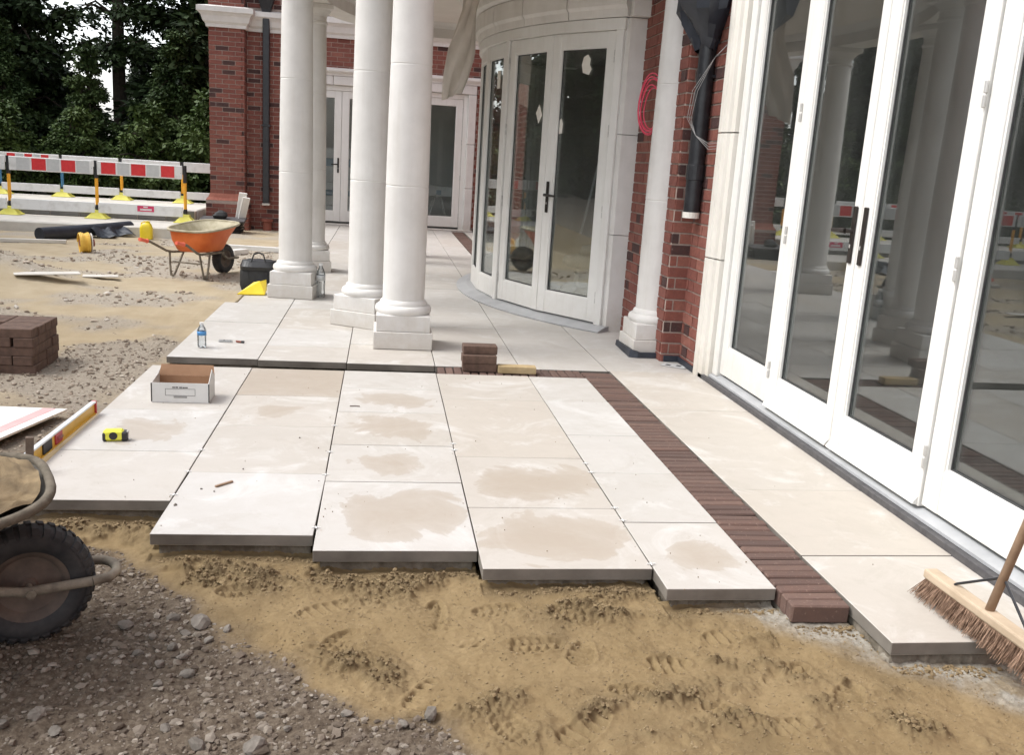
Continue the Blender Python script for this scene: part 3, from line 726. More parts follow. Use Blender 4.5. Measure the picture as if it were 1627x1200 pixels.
# threshold: dark packer with a pale grey metal sill above
obj('threshold', MB().cbox((XW-.018, 2.3, -.02), (XW+.3, 6.735, .034), .003), M['dark_sill'], house)
mb = MB(); ya, yb = 2.3, 6.725
mb.add([(XW+.012, ya, .036), (XW+.012, ya, .05), (XW+.07, ya, .066), (XW+.25, ya, .066), (XW+.25, ya, .036), (XW+.012, yb, .036), (XW+.012, yb, .05), (XW+.07, yb, .066), (XW+.25, yb, .066), (XW+.25, yb, .036)],
       [(0,1,2,3,4),(9,8,7,6,5),(0,5,6,1),(1,6,7,2),(2,7,8,3),(3,8,9,4),(4,9,5,0)])
obj('sill', mb, M['grey_sill'], house)

# far doors
fx = [-1.47, -.70, .07, .84, 1.61]; fx = [-1.70, -.875, -.05, .777, 1.602]
YD = YF+.05
for i in range(4):
    leaf(house, (fx[i], YD), (fx[i+1], YD), .075, 2.70, (0,-1), .125 if i != 1 else .14, .135, .21, .13, handle='r' if i == 0 else None, hinges='r' if i == 3 else None, hz=1.22, glass='glass_clear')
obj('door_frame', MB().cbox((-1.80, YD-.02, .03), (-1.703, YD+.06, 2.80), .004).cbox((1.605, YD-.02, .03), (1.70, YD+.06, 2.80), .004).cbox((-1.70, YD-.02, 2.703), (1.604, YD+.06, 2.80), .004), M['paint'], house)
for sx_ in (-1, 1):
    xc_ = -.0485; xa = 1.70 if sx_ > 0 else -1.80-.15
    for (z0, z1) in ((-.01, .90), (.906, 1.80), (1.806, 2.80)):
        obj('stone_surround', MB().cbox((xa, YF-.05, z0), (xa+.17, YF+.12, z1), .012), M['stone'], house)
xj = [-1.95, -1.05, -.10, .80, 1.87]
for a, b in zip(xj, xj[1:]): obj('stone_surround', MB().cbox((a+.003, YF-.05, 2.806), (b-.003, YF+.12, 2.98), .01), M['stone'], house)
mb = MB().sweep([(2.0, YF), (-2.08, YF)], [(0, 2.985), (.05, 2.985), (.06, 3.02), (.10, 3.05), (.12, 3.07), (.12, 3.11), (.02, 3.14), (0, 3.14)]); obj('door_cornice', mb, M['stone'], house)
obj('sill', MB().cbox((-1.98, YF-.09, -.03), (1.9, YF+.12, .03), .008), M['stone'], house)

# ---- curved bay
BCX, BCY, BR = 4.76, 11.03, 3.68
def bp(deg, r=BR): a = R(deg); return (BCX-r*math.cos(a), BCY-r*math.sin(a))
def bn(d0, d1): a = R((d0+d1)/2); return (-math.cos(a), -math.sin(a))
angs = [(42.0, 29.75), (29.75, 17.5), (15.9, 5.3), (5.3, -5.3), (-5.3, -15.9), (-17.5, -29.75), (-29.75, -42)]
for i, (a, b) in enumerate(angs):
    big = i in (0, 1, 5, 6)
    lf = leaf(house, bp(b), bp(a), .06 if big else .05, 2.70, bn(a, b), .105 if big else .09, .105 if big else .09, .21 if big else .20, .13, handle=('l' if i == 0 else None), hinges=('r' if i == 0 else ('l' if i == 1 else None)), hz=1.19, glass='glass_clear')
for d in (16.7, -16.7, 42.6, -42.6):
    obj('mullion', MB().cbox((-.04, -.09, .04), (.04, .018, 2.80), .006, ((*bp(d), 0), (math.sin(R(d)), -math.cos(R(d))), bn(d, d))), M['paint'], house)
def arc(d0, d1, r, n=48): return [bp(d0+(d1-d0)*i/n, r) for i in range(n+1)]
mb = MB().sweep(arc(43.5, -43.5, BR), [(.0, 2.703), (.03, 2.703), (.03, 2.80), (-.10, 2.80), (-.10, 2.703)]); obj('head_frame', mb, M['paint'], house)
mb = MB().sweep(arc(44.5, -44.5, BR), [(-.12, -.01), (.16, -.01), (.17, .012), (.05, .045), (-.12, .048)]); obj('sill', mb, M['grey_sill'], house)
# stone band with joints, then the cove up to the soffit
jt = [44.0, 33.5, 23, 12.5, 2, -8.5, -19, -29.5, -44]
for a, b in zip(jt, jt[1:]):
    mb = MB().sweep(arc(a-.07, b+.07, BR, 12), [(-.12, 2.806), (.05, 2.806), (.06, 2.87), (.085, 2.90), (.085, 3.06), (-.12, 3.06)]); obj('stone_band', mb, M['stone'], house)
mb = MB().sweep(arc(44.5, -44.5, BR), [(-.12, 3.066), (.07, 3.066), (.14, 3.09), (.16, 3.16), (.26, 3.22), (.30, 3.30), (.30, 3.42), (-.12, 3.42)]); obj('bay_cornice', mb, M['stone'], house)
# stone jambs each side
for sg in (1, -1):
    for (z0, z1) in ((-.01, .90), (.906, 1.80), (1.806, 2.80)):
        Yf = lambda y: y if sg > 0 else 2*BCY-y
        P_ = [(2.045, Yf(8.585)), (2.085, Yf(8.52)), (2.115, Yf(8.46)), (2.30, Yf(8.46)), (2.30, Yf(8.60))]
        obj('stone_surround', MB().prism(P_, z0, z1), M['stone'], house)

for sg in (1, -1):
    Yf = lambda y: y if sg > 0 else 2*BCY-y
    obj('stone_surround', MB().cbox((2.10, min(Yf(8.36), Yf(8.85)), 2.806), (2.60, max(Yf(8.36), Yf(8.85)), 3.40), .006), M['stone'], house)

# ---- portico columns
def column(x, y, rz, half=False, zoff=0):
    prof = [(.168, .375), (.1685, .6), (.1680, 1.262), (.1655, 1.266), (.1655, 1.272), (.1680, 1.276), (.164, 1.75), (.159, 2.166), (.1565, 2.170), (.1565, 2.176), (.159, 2.18), (.152, 2.75), (.148, 2.98)]
    base = [(.0, .268), (.214, .268), (.224, .285), (.226, .30), (.220, .322), (.204, .335), (.190, .336), (.190, .345), (.186, .360), (.176, .372), (.168, .378)]
    cap = [(.148, 2.975), (.162, 2.985), (.165, 2.997), (.160, 3.01), (.150, 3.018), (.150, 3.07), (.158, 3.075), (.160, 3.09), (.186, 3.115), (.203, 3.14), (.0, 3.141)]
    a0, a1 = (0, 2*math.pi)
    sh = obj('column', MB().lathe(prof, 48, (x, y, zoff)), M['stone'], house, loc=(x, y, 0)); shade_auto(sh, 30)
    b_ = obj('base_moulding', MB().lathe(base, 48, (x, y, zoff)), M['stone'], sh); shade_auto(b_, 45)
    c_ = obj('capital', MB().lathe(cap, 48, (x, y, zoff)), M['stone'], sh); shade_auto(c_, 45)
    u = (math.cos(rz), math.sin(rz)); n = (-math.sin(rz), math.cos(rz)); f = ((x, y, zoff), u, n)
    obj('plinth', MB().cbox((-.232, -.232, .002 if zoff == 0 else .0), (.232, .232, .138), .004, f), M['stone'], sh)
    obj('plinth', MB().cbox((-.212, -.212, .140), (.212, .212, .268), .004, f), M['stone'], sh)
    obj('abacus', MB().cbox((-.21, -.21, 3.141), (.21, .21, 3.20), .006, f), M['stone'], sh)
    return sh
cols = [(.19, 7.51, 0), (-.115, 8.395, R(-31)), (-.88, 9.92, R(-8)), (-.88, 12.16, R(8)), (-.115, 13.68, R(31)), (.19, 14.56, 0)]
for c in cols: column(*c)
column(XB+.03, 7.53, 0); column(XB+.03, 14.54, 0)
# entablature, ceiling
arcp = []
acx, acy, aR = 4.3, 11.04, 5.17
for i in range(25):
    a = R(30.8-61.6*i/24); k = 1+.010*math.cos(a*2.5); arcp.append((acx-aR*k*math.cos(a)-.03, acy-aR*math.sin(a)))
path = [(XB+.1, 7.51), (.19, 7.51)]+arcp+[(.19, 14.56), (XB+.1, 14.56)]
prof = [(-.19, 3.201), (.19, 3.201), (.19, 3.30), (.205, 3.305), (.205, 3.40), (.225, 3.42), (.225, 3.60), (.26, 3.63), (.34, 3.70), (.42, 3.73), (.42, 3.80), (-.19, 3.80)]
mb = MB().sweep(path, prof); obj('entablature', mb, M['stone'], house)
ins = [(2.42, 7.51)]+path[1:-1]+[(2.42, 14.56)]
obj('ceiling', MB().prism(ins, 3.405, 3.43), M['plaster'], house)
obj('portico_roof', MB().prism(ins, 3.60, 3.66), M['roofing'], house)
obj('ceiling_moulding', MB().sweep(path, [(-.192, 3.33), (-.25, 3.36), (-.30, 3.404), (-.192, 3.404)]), M['stone'], house)

# ---- rain pipes
def pipe(pts, r): return MB().tube(pts, r, 14)
px_, py_ = 2.355, 7.03
p = obj('drainpipe', pipe([(px_, py_, 1.18), (px_, py_, 3.3)], .062), M['black_metal'], house); shade_auto(p)
obj('pipe_socket', MB().lathe([(.062, 1.45), (.068, 1.455), (.068, 1.56), (.062, 1.565)], 18, (px_, py_, 0)), M['black_metal'], p)
obj('pipe_clip', MB().cbox((px_-.055, py_-.05, 2.2), (XW, py_+.05, 2.225), .004), M['black_metal'], p)
obj('pipe_tape', MB().lathe([(.060, 1.165), (.0645, 1.165), (.0645, 1.21), (.060, 1.21)], 18, (px_, py_, 0)), M['paper'], p)
fxp = -2.36
p = obj('drainpipe', MB().cbox((fxp-.065, YF-.17, .38), (fxp+.065, YF-.04, 3.98), .012), M['black_metal'], house)
mb = MB(); zt = [(.10, 4.42), (.16, 4.42), (.17, 4.36), (.15, 4.30), (.09, 4.12), (.065, 3.98)]
for i, (h, z) in enumerate(zt): mb.v += [(fxp-h, YF-.11-h*.7, z), (fxp+h, YF-.11-h*.7, z), (fxp+h, YF-.03, z), (fxp-h, YF-.03, z)]
for i in range(len(zt)-1):
    for j in range(4): mb.f.append((i*4+j, i*4+(j+1) % 4, (i+1)*4+(j+1) % 4, (i+1)*4+j))
mb.f.append((0,1,2,3)); obj('hopper', mb, M['black_metal'], p)
obj('pipe_clip', MB().cbox((fxp-.085, YF-.19, 1.9), (fxp+.085, YF-.02, 1.94), .004), M['black_metal'], p)
obj('pipe_shoe', MB().cbox((fxp-.075, YF-.18, .335), (fxp+.075, YF-.03, .379), .006), M['concrete'], p)
obj('drain_riser', MB().lathe([(.09, -.36), (.09, .0), (.12, .01), (.12, .06), (.0, .06)], 20, (fxp+.03, YF-.16, 0)), M['terracotta'], house)

# ---- rooms behind the glass
def room(x0, x1, y0, y1, z0, z1, open_, mat, fl):
    t = .1; f = MB().cbox((x0-t, y0-t, z0-t), (x1+t, y1+t, z0)); obj('room_floor', f, fl, house)
    obj('room_ceiling', MB().cbox((x0-t, y0-t, z1), (x1+t, y1+t, z1+t)), mat, house)
    mb = MB()
    if 'W' in open_: mb.cbox((x0-t, y0, z0), (x0, y0+.5, z1)).cbox((x0-t, y1-.4, z0), (x0, y1, z1)).cbox((x0-t, y0+.5, z0), (x0, y1-.4, .5)).cbox((x0-t, y0+.5, 2.8), (x0, y1-.4, z1))  # unseen opening in the west wall, added to light the room
    elif 'w' not in open_: mb.cbox((x0-t, y0, z0), (x0, y1, z1))
    if 'E' in open_: mb.cbox((x1, y0, z0), (x1+t, y0+.8, z1)).cbox((x1, y1-.8, z0), (x1+t, y1, z1)).cbox((x1, y0+.8, z0), (x1+t, y1-.8, .7)).cbox((x1, y0+.8, 2.6), (x1+t, y1-.8, z1))  # opening added in the unseen east wall to brighten the room
    elif 'e' not in open_: mb.cbox((x1, y0, z0), (x1+t, y1, z1))
    if 's' not in open_: mb.cbox((x0-t, y0-t, z0), (x1+t, y0, z1))
    if 'n' not in open_: mb.cbox((x0-t, y1, z0), (x1+t, y1+t, z1))
    obj('room_wall', mb, mat, house)
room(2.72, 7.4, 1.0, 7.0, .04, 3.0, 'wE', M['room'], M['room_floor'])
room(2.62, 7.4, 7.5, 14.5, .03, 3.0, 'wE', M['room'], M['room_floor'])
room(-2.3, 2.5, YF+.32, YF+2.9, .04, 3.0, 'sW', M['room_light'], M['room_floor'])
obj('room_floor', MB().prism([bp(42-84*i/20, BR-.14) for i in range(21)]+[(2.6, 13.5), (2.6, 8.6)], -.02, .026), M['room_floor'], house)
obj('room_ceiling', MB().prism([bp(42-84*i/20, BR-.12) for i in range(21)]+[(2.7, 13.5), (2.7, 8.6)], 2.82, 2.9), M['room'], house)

# ------------------------------------------------------------ concrete strip, raised terrace and low block wall
# concrete strip in front, raised path behind
o = obj('concrete_strip', MB().cbox((-40, 17.25, -.35), (-3.52, 18.80, 0), .02), M['concrete']); o['kind'] = 'structure'
o = obj('path', MB().cbox((-40, 18.99, -.35), (-3.55, 21.35, .22), .02), M['concrete']); o['kind'] = 'structure'
bw = empty('block_wall', (-6, 19.25, 0)); tag(bw, 'low grey concrete block wall between the pale strip and the raised path', 'wall')
obj('mortar_core', MB().cbox((-14.9, 18.84, -.02), (-3.56, 18.985, .205)), M['mortar'], bw)
b0 = obj('block', MB().cbox((-.255, -.05, 0), (.255, .05, .20), .006), M['block'], bw, local=True)
x = -3.84; k = 0
while x > -14.6:
    o = b0 if k == 0 else b0.copy()
    if k: C.objects.link(o)
    o.location = (x+6, 18.868-19.25, .006); x -= .525; k += 1

# ------------------------------------------------------------ site barriers
def plank(name, p0, p1, z0, z1, mat, parent):
    p0 = Vector(p0); p1 = Vector(p1); L = (p1-p0).length; u = (p1-p0)/L
    return obj(name, MB().cbox((0, -.018, z0), (L, .018, z1), .008, ((p0.x, p0.y, 0), (u.x, u.y), (-u.y, u.x))), mat, parent), L, u
def post(parent, x, y, z, h, mat, foot=True, bands=True):
    p = obj('post', MB().lathe([(.0, z), (.030, z), (.030, z+h-.01), (.02, z+h), (0, z+h)], 14, (x, y, 0)), mat, parent, smooth=False); shade_auto(p)
    if bands:
        for (a, b) in ((.70*h, h+.003), (.05*h, .24*h)): obj('black_band', MB().lathe([(.030, z+a), (.034, z+a), (.034, z+b), (.0, z+b)], 14, (x, y, 0)), M['black_plastic'], p)
    if foot:
        f = MB(); r = [(.20, 0), (.20, .012), (.17, .025), (.085, .11), (.075, .15), (.045, .155)]
        for (a, zz) in r: f.v += [(x-a, y-a*.8, z+.002+zz), (x+a, y-a*.8, z+.002+zz), (x+a, y+a*.8, z+.002+zz), (x-a, y+a*.8, z+.002+zz)]
        for i in range(len(r)-1):
            for j in range(4): f.f.append((i*4+j, i*4+(j+1) % 4, (i+1)*4+(j+1) % 4, (i+1)*4+j))
        f.f.append((20,21,22,23)); f.f.append((3,2,1,0)); bevel(obj('foot', f, M['foot_yellow'], p), .01)
    return p
def barrier(x0, y0, x1, y1, z, h, chev, pmat, label, group, sign=False, last=None, foot=True):
    t = empty('site_barrier', ((x0+x1)/2, (y0+y1)/2, z)); tag(t, label, 'barrier', group)
    post(t, x0, y0, z, h, pmat, foot)
    if last is not None: post(t, x1, y1, z, h, last)
    d = Vector((x1-x0, y1-y0)); L = d.length; u = d/L; nn = Vector((u.y, -u.x)); off = nn*.058
    a = Vector((x0, y0))+off+u*.035; b = Vector((x1, y1))+off-u*.035
    tp, L, uu = plank('top_plank', a, b, z+.765*h, z+1.0*h, M['white_plastic'], t)
    bt, _, _ = plank('bottom_plank', a, b, z+.10*h, z+.285*h, M['white_plastic'], t)
    if chev:
        for (f0, f1, col) in chev:
            q0 = a+u*(f0*L)+nn*.0192; q1 = a+u*(f1*L)+nn*.0192
            obj('red_panel' if col == 'red' else 'grey_panel', MB().cbox((0, -.0008, z+.785*h), ((q1-q0).length-.002, .002, z+.98*h), 0, ((q0.x, q0.y, 0), (u.x, u.y), (nn.x, nn.y))), M['red_reflective' if col == 'red' else 'grey_reflective'], tp)
    if sign:
        q0 = a+u*(.46*L)+nn*.0192
        s_ = obj('sign', MB().cbox((0, 0, z+.165*h), (.30, .004, z+.265*h), 0, ((q0.x, q0.y, 0), (u.x, u.y), (nn.x, nn.y))), pm('sign_red', (.62,.04,.12,1), (.66,.05,.14,1), 5, .5), bt)
        for (c0, c1, e0, e1) in ((.11, .19, .235, .255), (.05, .26, .185, .215)):
            obj('print', MB().cbox((c0, .0042, z+e0*h), (c1, .006, z+e1*h), 0, ((q0.x, q0.y, 0), (u.x, u.y), (nn.x, nn.y))), M['white_plastic'], s_)
    for fx_ in (.015, .985):
        q0 = a+u*(fx_*L)+nn*.019
        for zz in (.87, .19): obj('bolt', MB().cbox((-.01, 0, z+zz*h-.01), (.01, .004, z+zz*h+.01), .002, ((q0.x, q0.y, 0), (u.x, u.y), (nn.x, nn.y))), M['grey_reflective'], tp if zz > .5 else bt)
    return t
chA = [(.09, .25, 'grey'), (.27, .44, 'red'), (.45, .60, 'grey'), (.62, .79, 'red'), (.80, .96, 'grey')]
chB = [(.05, .22, 'red'), (.24, .38, 'grey'), (.40, .57, 'red'), (.58, .73, 'grey'), (.75, .91, 'red')]
NG = 'near row of site barriers'
barrier(-6.80, 18.55, -5.29, 18.62, 0, 1.06, chA, M['post_yellow'], 'near row barrier with two red panels on the pale strip', NG)
barrier(-5.29, 18.62, -3.70, 18.62, 0, 1.06, chB, M['post_yellow'], 'near row barrier with small red sign on its bottom plank', NG, sign=True, last=M['post_yellow'])
barrier(-8.32, 18.48, -6.80, 18.55, 0, 1.06, chB, M['post_yellow'], 'near row barrier cut off by the left picture edge', NG)
for i in range(3): barrier(-9.85-1.53*i, 18.40-.1*i, -8.32-1.53*i, 18.50-.1*i, 0, 1.06, chA, M['post_yellow'], 'near row barrier, %s beyond the left edge, mirrored in the door glass' % NTH[i], NG)
FG = 'far row of site barriers'
barrier(-7.86, 21.0, -6.66, 21.05, .22, .86, [(.12, .26, 'red'), (.28, .4, 'grey'), (.42, .55, 'red'), (.57, .68, 'grey'), (.70, .83, 'red')], M['post_blue'], 'far barrier with three small red panels behind the near row', FG)
barrier(-6.66, 21.05, -5.46, 21.0, .22, .86, None, M['post_blue'], 'plain white far barrier starting at the blue post', FG)
barrier(-5.46, 21.0, -4.22, 21.0, .22, .86, None, M['post_yellow'], 'plain white far barrier in the middle behind the red and white row', FG)
barrier(-4.22, 21.0, -2.95, 21.1, .22, .86, None, M['post_yellow'], 'plain white far barrier running behind the brick pier', FG)
for i in range(3): barrier(-9.06-1.2*i, 20.95-.05*i, -7.86-1.2*i, 21.0-.05*i, .22, .86, chB, M['post_yellow'], 'far row barrier, %s beyond the left edge, mirrored in the door glass' % NTH[i], FG)

# ------------------------------------------------------------ trees and shrubs
def leaf_cloud(centres, radii, n, size, droop, seed, flat=.55):
    """leaf faces in sprays round branch tips: returns verts, quads"""
    r = np.random.default_rng(seed); k = len(centres)
    w_ = np.asarray(radii)**2; w_ = w_/w_.sum()
    ci = r.choice(k, n, p=w_); c = np.asarray(centres)[ci]; rad = np.asarray(radii)[ci]
    d = r.normal(size=(n, 3)); d /= np.linalg.norm(d, axis=1)[:, None]
    rr = rad*(r.random(n)**.45)
    p = c + d*rr[:, None]*np.array([1, 1, flat]); p[:, 2] -= droop*rr*r.random(n)
    ax = d*np.array([1, 1, .3]) + r.normal(size=(n, 3))*.45; ax[:, 2] -= .35; ax /= np.linalg.norm(ax, axis=1)[:, None]
    sd_ = np.cross(ax, r.normal(size=(n, 3))*.5+np.array([0, 0, 1])); sd_ /= np.linalg.norm(sd_, axis=1)[:, None]+1e-6
    L = size*(.6+.8*r.random(n))[:, None]; W = L*(.20+.14*r.random(n))[:, None]
    v = np.stack([p, p+ax*L*.5+sd_*W, p+ax*L, p+ax*L*.45-sd_*W], 1).reshape(-1, 3)
    f = np.arange(4*n).reshape(-1, 4); return v, f
def tree_mesh(h, w_, n, size, seed, z_low=.3, trunk_r=.16, open_=0., mat='leaf_dark', layers=9, gap=None):
    r = random.Random(seed); root = empty('tree', (0,0,0))
    tb = MB(); tb.tube([(0,0,-.3), (.03,.02,h*.3), (-.05,.04,h*.65), (0,0,h*.97)], [trunk_r*1.25, trunk_r, trunk_r*.6, .02], 10)
    cen = []; rad = []
    for i in range(layers):
        t = (i+.5)/layers; z = z_low+(h-z_low)*t
        wr = w_*(1-t**1.6)*(.75+.35*r.random()) if t > .25 else w_*(.75+.3*r.random())
        nb = max(3, int(9*(1-t*.6)))
        for j in range(nb):
            a = 2*math.pi*(j+r.random()*.8)/nb; L = wr*(.55+.5*r.random())
            e = (math.cos(a)*L, math.sin(a)*L, z-L*.12+r.uniform(-.3, .3))
            mid = (e[0]*.5, e[1]*.5, z+.1+r.uniform(-.1, .15))
            tb.tube([(0, 0, z-.15), mid, e], [.05*(1-t)+.012, .03*(1-t)+.008, .005], 5)
            for q_ in (.45, .72, 1.0):
                if r.random() < open_: continue
                cen.append((e[0]*q_+r.uniform(-.2, .2), e[1]*q_+r.uniform(-.2, .2), z+(e[2]-z)*q_+r.uniform(-.2, .2))); rad.append((.28+.42*r.random())*w_*.42*(1-.35*t))
    trunk = obj('trunk', tb, M['branch'], root, local=True)
    v, f = leaf_cloud(cen, rad, n, size, .6, seed)
    crown = npmesh('crown', v, f, M[mat], root); return root
def clone(root):
    n = root.copy(); C.objects.link(n)
    for ch in root.children:
        c = ch.copy(); C.objects.link(c); c.parent = n
    return n
T = [tree_mesh(9.5, 2.4, 42000, .21, 1, .2, .17, .05, 'leaf_dark', 12), tree_mesh(7.0, 2.1, 34000, .17, 2, .1, .13, .05, 'leaf_mid', 10),
     tree_mesh(11, 1.9, 9500, .15, 3, 3.2, .17, .30, 'leaf_dark', 9), tree_mesh(2.7, 1.25, 12000, .13, 4, .05, .05, 0, 'leaf_light', 6)]
T[0].name = 'conifer_tree'; T[1].name = 'bushy_conifer'; T[2].name = 'pine_tree'; T[3].name = 'shrub'
usedT = [False]*4
def plant(k, x, y, s, rz, label, cat, group, sz=None):
    if not usedT[k]: o = T[k]; usedT[k] = True
    else: o = clone(T[k])
    o.location = (x, y, .2); o.rotation_euler = (0, 0, rz); o.scale = (s, s, sz or s); tag(o, label, cat, group); return o
TG = 'dark trees behind the barriers'
TREES = [(0,-11.6,27.0,1.0,'tall dark conifer at the left edge above the barriers'),(0,-9.9,27.6,1.0,'tall dark conifer left of the bright sky gap'),
 (2,-7.05,27.3,1.0,'sparse tall pine with bare trunk standing in the bright sky gap'),(0,-4.75,27.4,1.05,'tall dark conifer right of the bright sky gap'),
 (0,-3.0,29.5,1.1,'tall dark conifer against the left side of the brick pier'),(0,-8.6,36,.50,'distant dark conifer low behind the sky gap'),
 (0,-13.8,26,1.0,'dark conifer beyond the left edge, mirrored in the door glass'),(0,-15.5,22.5,1.0,'dark conifer left of the barriers, mirrored in the door glass'),
 (0,-16,18,1.0,'dark conifer beside the site on the left, outside the picture'),(0,-16.2,13.5,1.0,'dark conifer further forward on the left, outside the picture'),(0,-16.5,9,1.0,'dark conifer level with the columns on the left, outside the picture')]
for i in range(3): TREES.append((0, -15.5, [5,1,-3][i], 1.0, 'dark conifer far left of the photographer, %s in line, mirrored in bay glass' % NTH[i]))
TREES.append((0, -11.9, 30.5, 1.15, 'tall dark conifer behind the one at the left edge'))
for i in range(8): TREES.append((0, -12.8-.6*(i % 2), 1.5+2.3*i, 1.15, 'dense dark conifer left of the site, %s of its row, mirrored in bay glass' % NTH[i]))
for i, (k, x, y, s, lab) in enumerate(TREES): plant(k, x, y, s, i*1.7, lab, 'tree', TG)
BG = 'bushy conifers behind the barriers'
for i, (x, y, s, lab) in enumerate([(-9.3,25.2,.58,'lighter green bushy conifer below the sky gap, left one'),(-7.2,25.0,.50,'lighter green bushy conifer just below the sky gap'),(-5.2,25.2,.58,'bushy conifer right of the one below the sky gap'),(-10.8,25.0,.66,'bushy conifer at the left picture edge'),(-3.4,25.6,.66,'bushy conifer beside the brick pier'),(-13,24.0,.62,'bushy conifer outside the left edge, mirrored in glass'),(-14.5,20.0,.6,'bushy conifer left of the barrier rows, mirrored in glass')]):
    plant(1, x, y, s, i*2.1+.4, lab, 'tree', BG)
SG = 'shrubs along the raised path'
for i, (x, y, s, lab) in enumerate([(-4.0,23.6,.95,'bright leafy shrub behind the barriers beside the brick pier'),(-5.6,23.9,.8,'leafy shrub behind the plain far barrier'),(-7.2,23.8,.72,'leafy shrub behind the blue barrier post'),(-8.8,23.8,.75,'leafy shrub behind the barriers at the left edge'),(-10.5,23.7,.8,'leafy shrub outside the left picture edge')]):
    plant(3, x, y, s, i*1.3, lab, 'shrub', SG)

# ------------------------------------------------------------ rubble and crumbs
def ico():
    t = (1+5**.5)/2
    v = np.array([(-1,t,0),(1,t,0),(-1,-t,0),(1,-t,0),(0,-1,t),(0,1,t),(0,-1,-t),(0,1,-t),(t,0,-1),(t,0,1),(-t,0,-1),(-t,0,1)])/math.sqrt(1+t*t)
    f = np.array([(0,11,5),(0,5,1),(0,1,7),(0,7,10),(0,10,11),(1,5,9),(5,11,4),(11,10,2),(10,7,6),(7,1,8),(3,9,4),(3,4,2),(3,2,6),(3,6,8),(3,8,9),(4,9,5),(2,4,11),(6,2,10),(8,6,7),(9,8,1)])
    return v, f
IV, IF = ico()
def scatter(name, px, py, sizes, mat, sink=.3, flat=.6, jit=.35):
    n = len(px); z = ground_fields(px, py)[0]
    v = IV[None]*(1+jit*(rng.random((n, 12, 1))*2-1))
    sc = sizes[:, None]*np.stack([.7+.7*rng.random(n), .7+.5*rng.random(n), flat*(.6+.7*rng.random(n))], 1)
    v = v*sc[:, None, :]; a = rng.random(n)*6.28; ca, sa = np.cos(a)[:, None], np.sin(a)[:, None]
    x = v[..., 0]*ca-v[..., 1]*sa; y = v[..., 0]*sa+v[..., 1]*ca
    v = np.stack([x+px[:, None], y+py[:, None], v[..., 2]+(z+sizes*flat*(1-sink)*.6)[:, None]], -1).reshape(-1, 3)
    f = (IF[None]+12*np.arange(n)[:, None, None]).reshape(-1, 3)
    o = npmesh(name, v, f, mat); o['kind'] = 'stuff'; return o
def pick(n, x0, x1, y0, y1, cond):
    x = rng.random(n)*(x1-x0)+x0; y = rng.random(n)*(y1-y0)+y0; k = cond(x, y); return x[k], y[k]
def offpatio(x, y): return ~((x > -1.56) & (x < 2.5) & (y > np.where(front_edge(x) < 50, front_edge(x), 2.6)-.02)) & (x < 2.4)
def in_dirt(x, y):
    s = ground_fields(x, y)[1]; return (s < .35+.3*rng.random(len(x))) & offpatio(x, y)
x, y = pick(17000, -1.7, .7, 1.9, 3.7, in_dirt); s = .0025+.0095*rng.random(len(x))**3.5
scatter('gravel', x, y, s, M['gravel'], .75)
x, y = pick(1400, -1.5, .5, 2.0, 3.4, lambda x, y: in_dirt(x, y) & (fbm(x, y, .3, 2, seed=61)+.35*np.exp(-(((x+.62)/.22)**2+((y-2.8)/.28)**2)) > .02)); s = .006+.013*rng.random(len(x))**2.6
scatter('gravel', x, y, s, M['gravel'], .75, .6)
x, y = pick(6500, -3.4, -1.58, 4.0, 8.0, in_dirt); s = .004+.014*rng.random(len(x))**3.5
scatter('gravel', x, y, s, M['gravel_mid'], .6)
x, y = pick(6000, -5.5, -1.45, 8.0, 17.0, in_dirt); s = .006+.026*rng.random(len(x))**4.5
scatter('gravel', x, y, s, M['gravel_pale'])
def in_damp(x, y):
    r_ = ground_fields(x, y); return (r_[3] > .45+.4*rng.random(len(x))) & offpatio(x, y)
x, y = pick(60000, -1.5, 2.2, 1.95, 4.0, in_damp); s = .0025+.0065*rng.random(len(x))**2.2
scatter('sand_crumbs', x, y, s, M['crumb'], .4, .8)
x, y = pick(16000, -.6, 2.2, 1.95, 3.6, lambda x, y: (ground_fields(x, y)[1] > .6) & offpatio(x, y)); s = .0012+.003*rng.random(len(x))**3
scatter('sand_crumbs', x, y, s, M['crumb_dry'], .6, .8)
# larger single stones
import bmesh
def rock(seed, r):
    bmm = bmesh.new(); bmesh.ops.create_icosphere(bmm, subdivisions=2, radius=1); rr = random.Random(seed)
    pl = [(Vector((rr.gauss(0,1), rr.gauss(0,1), rr.gauss(0,1))).normalized(), .55+.35*rr.random()) for _ in range(11)]
    for v in bmm.verts:
        d = v.co.normalized(); k = 1.0
        for n_, off in pl:
            t_ = d.dot(n_)
            if t_ > .05: k = min(k, off/t_)
        v.co = d*k*r*(1+rr.uniform(-.03,.03)); v.co.z *= .68
    me = bpy.data.meshes.new('stone'); bmm.to_mesh(me); bmm.free(); me.materials.append(M['stone_grey']); return me
rocks = [rock(i, 1) for i in range(6)]
def stone(x, y, r, label, k, grp='loose stones in the dirt at the lower left'):
    o = bpy.data.objects.new('stone', rocks[k % 6]); C.objects.link(o); o.location = (x, y, gh(x, y)+r*.32); o.scale = (r*1.05, r*.85, r*.8); o.rotation_euler = (random.uniform(-.3,.3), random.uniform(-.3,.3), random.uniform(0, 6.3))
    tag(o, label, 'stone', grp); return o
stone(-.56, 2.965, .043, 'largest grey angular stone in the dirt below the near wheelbarrow', 0)
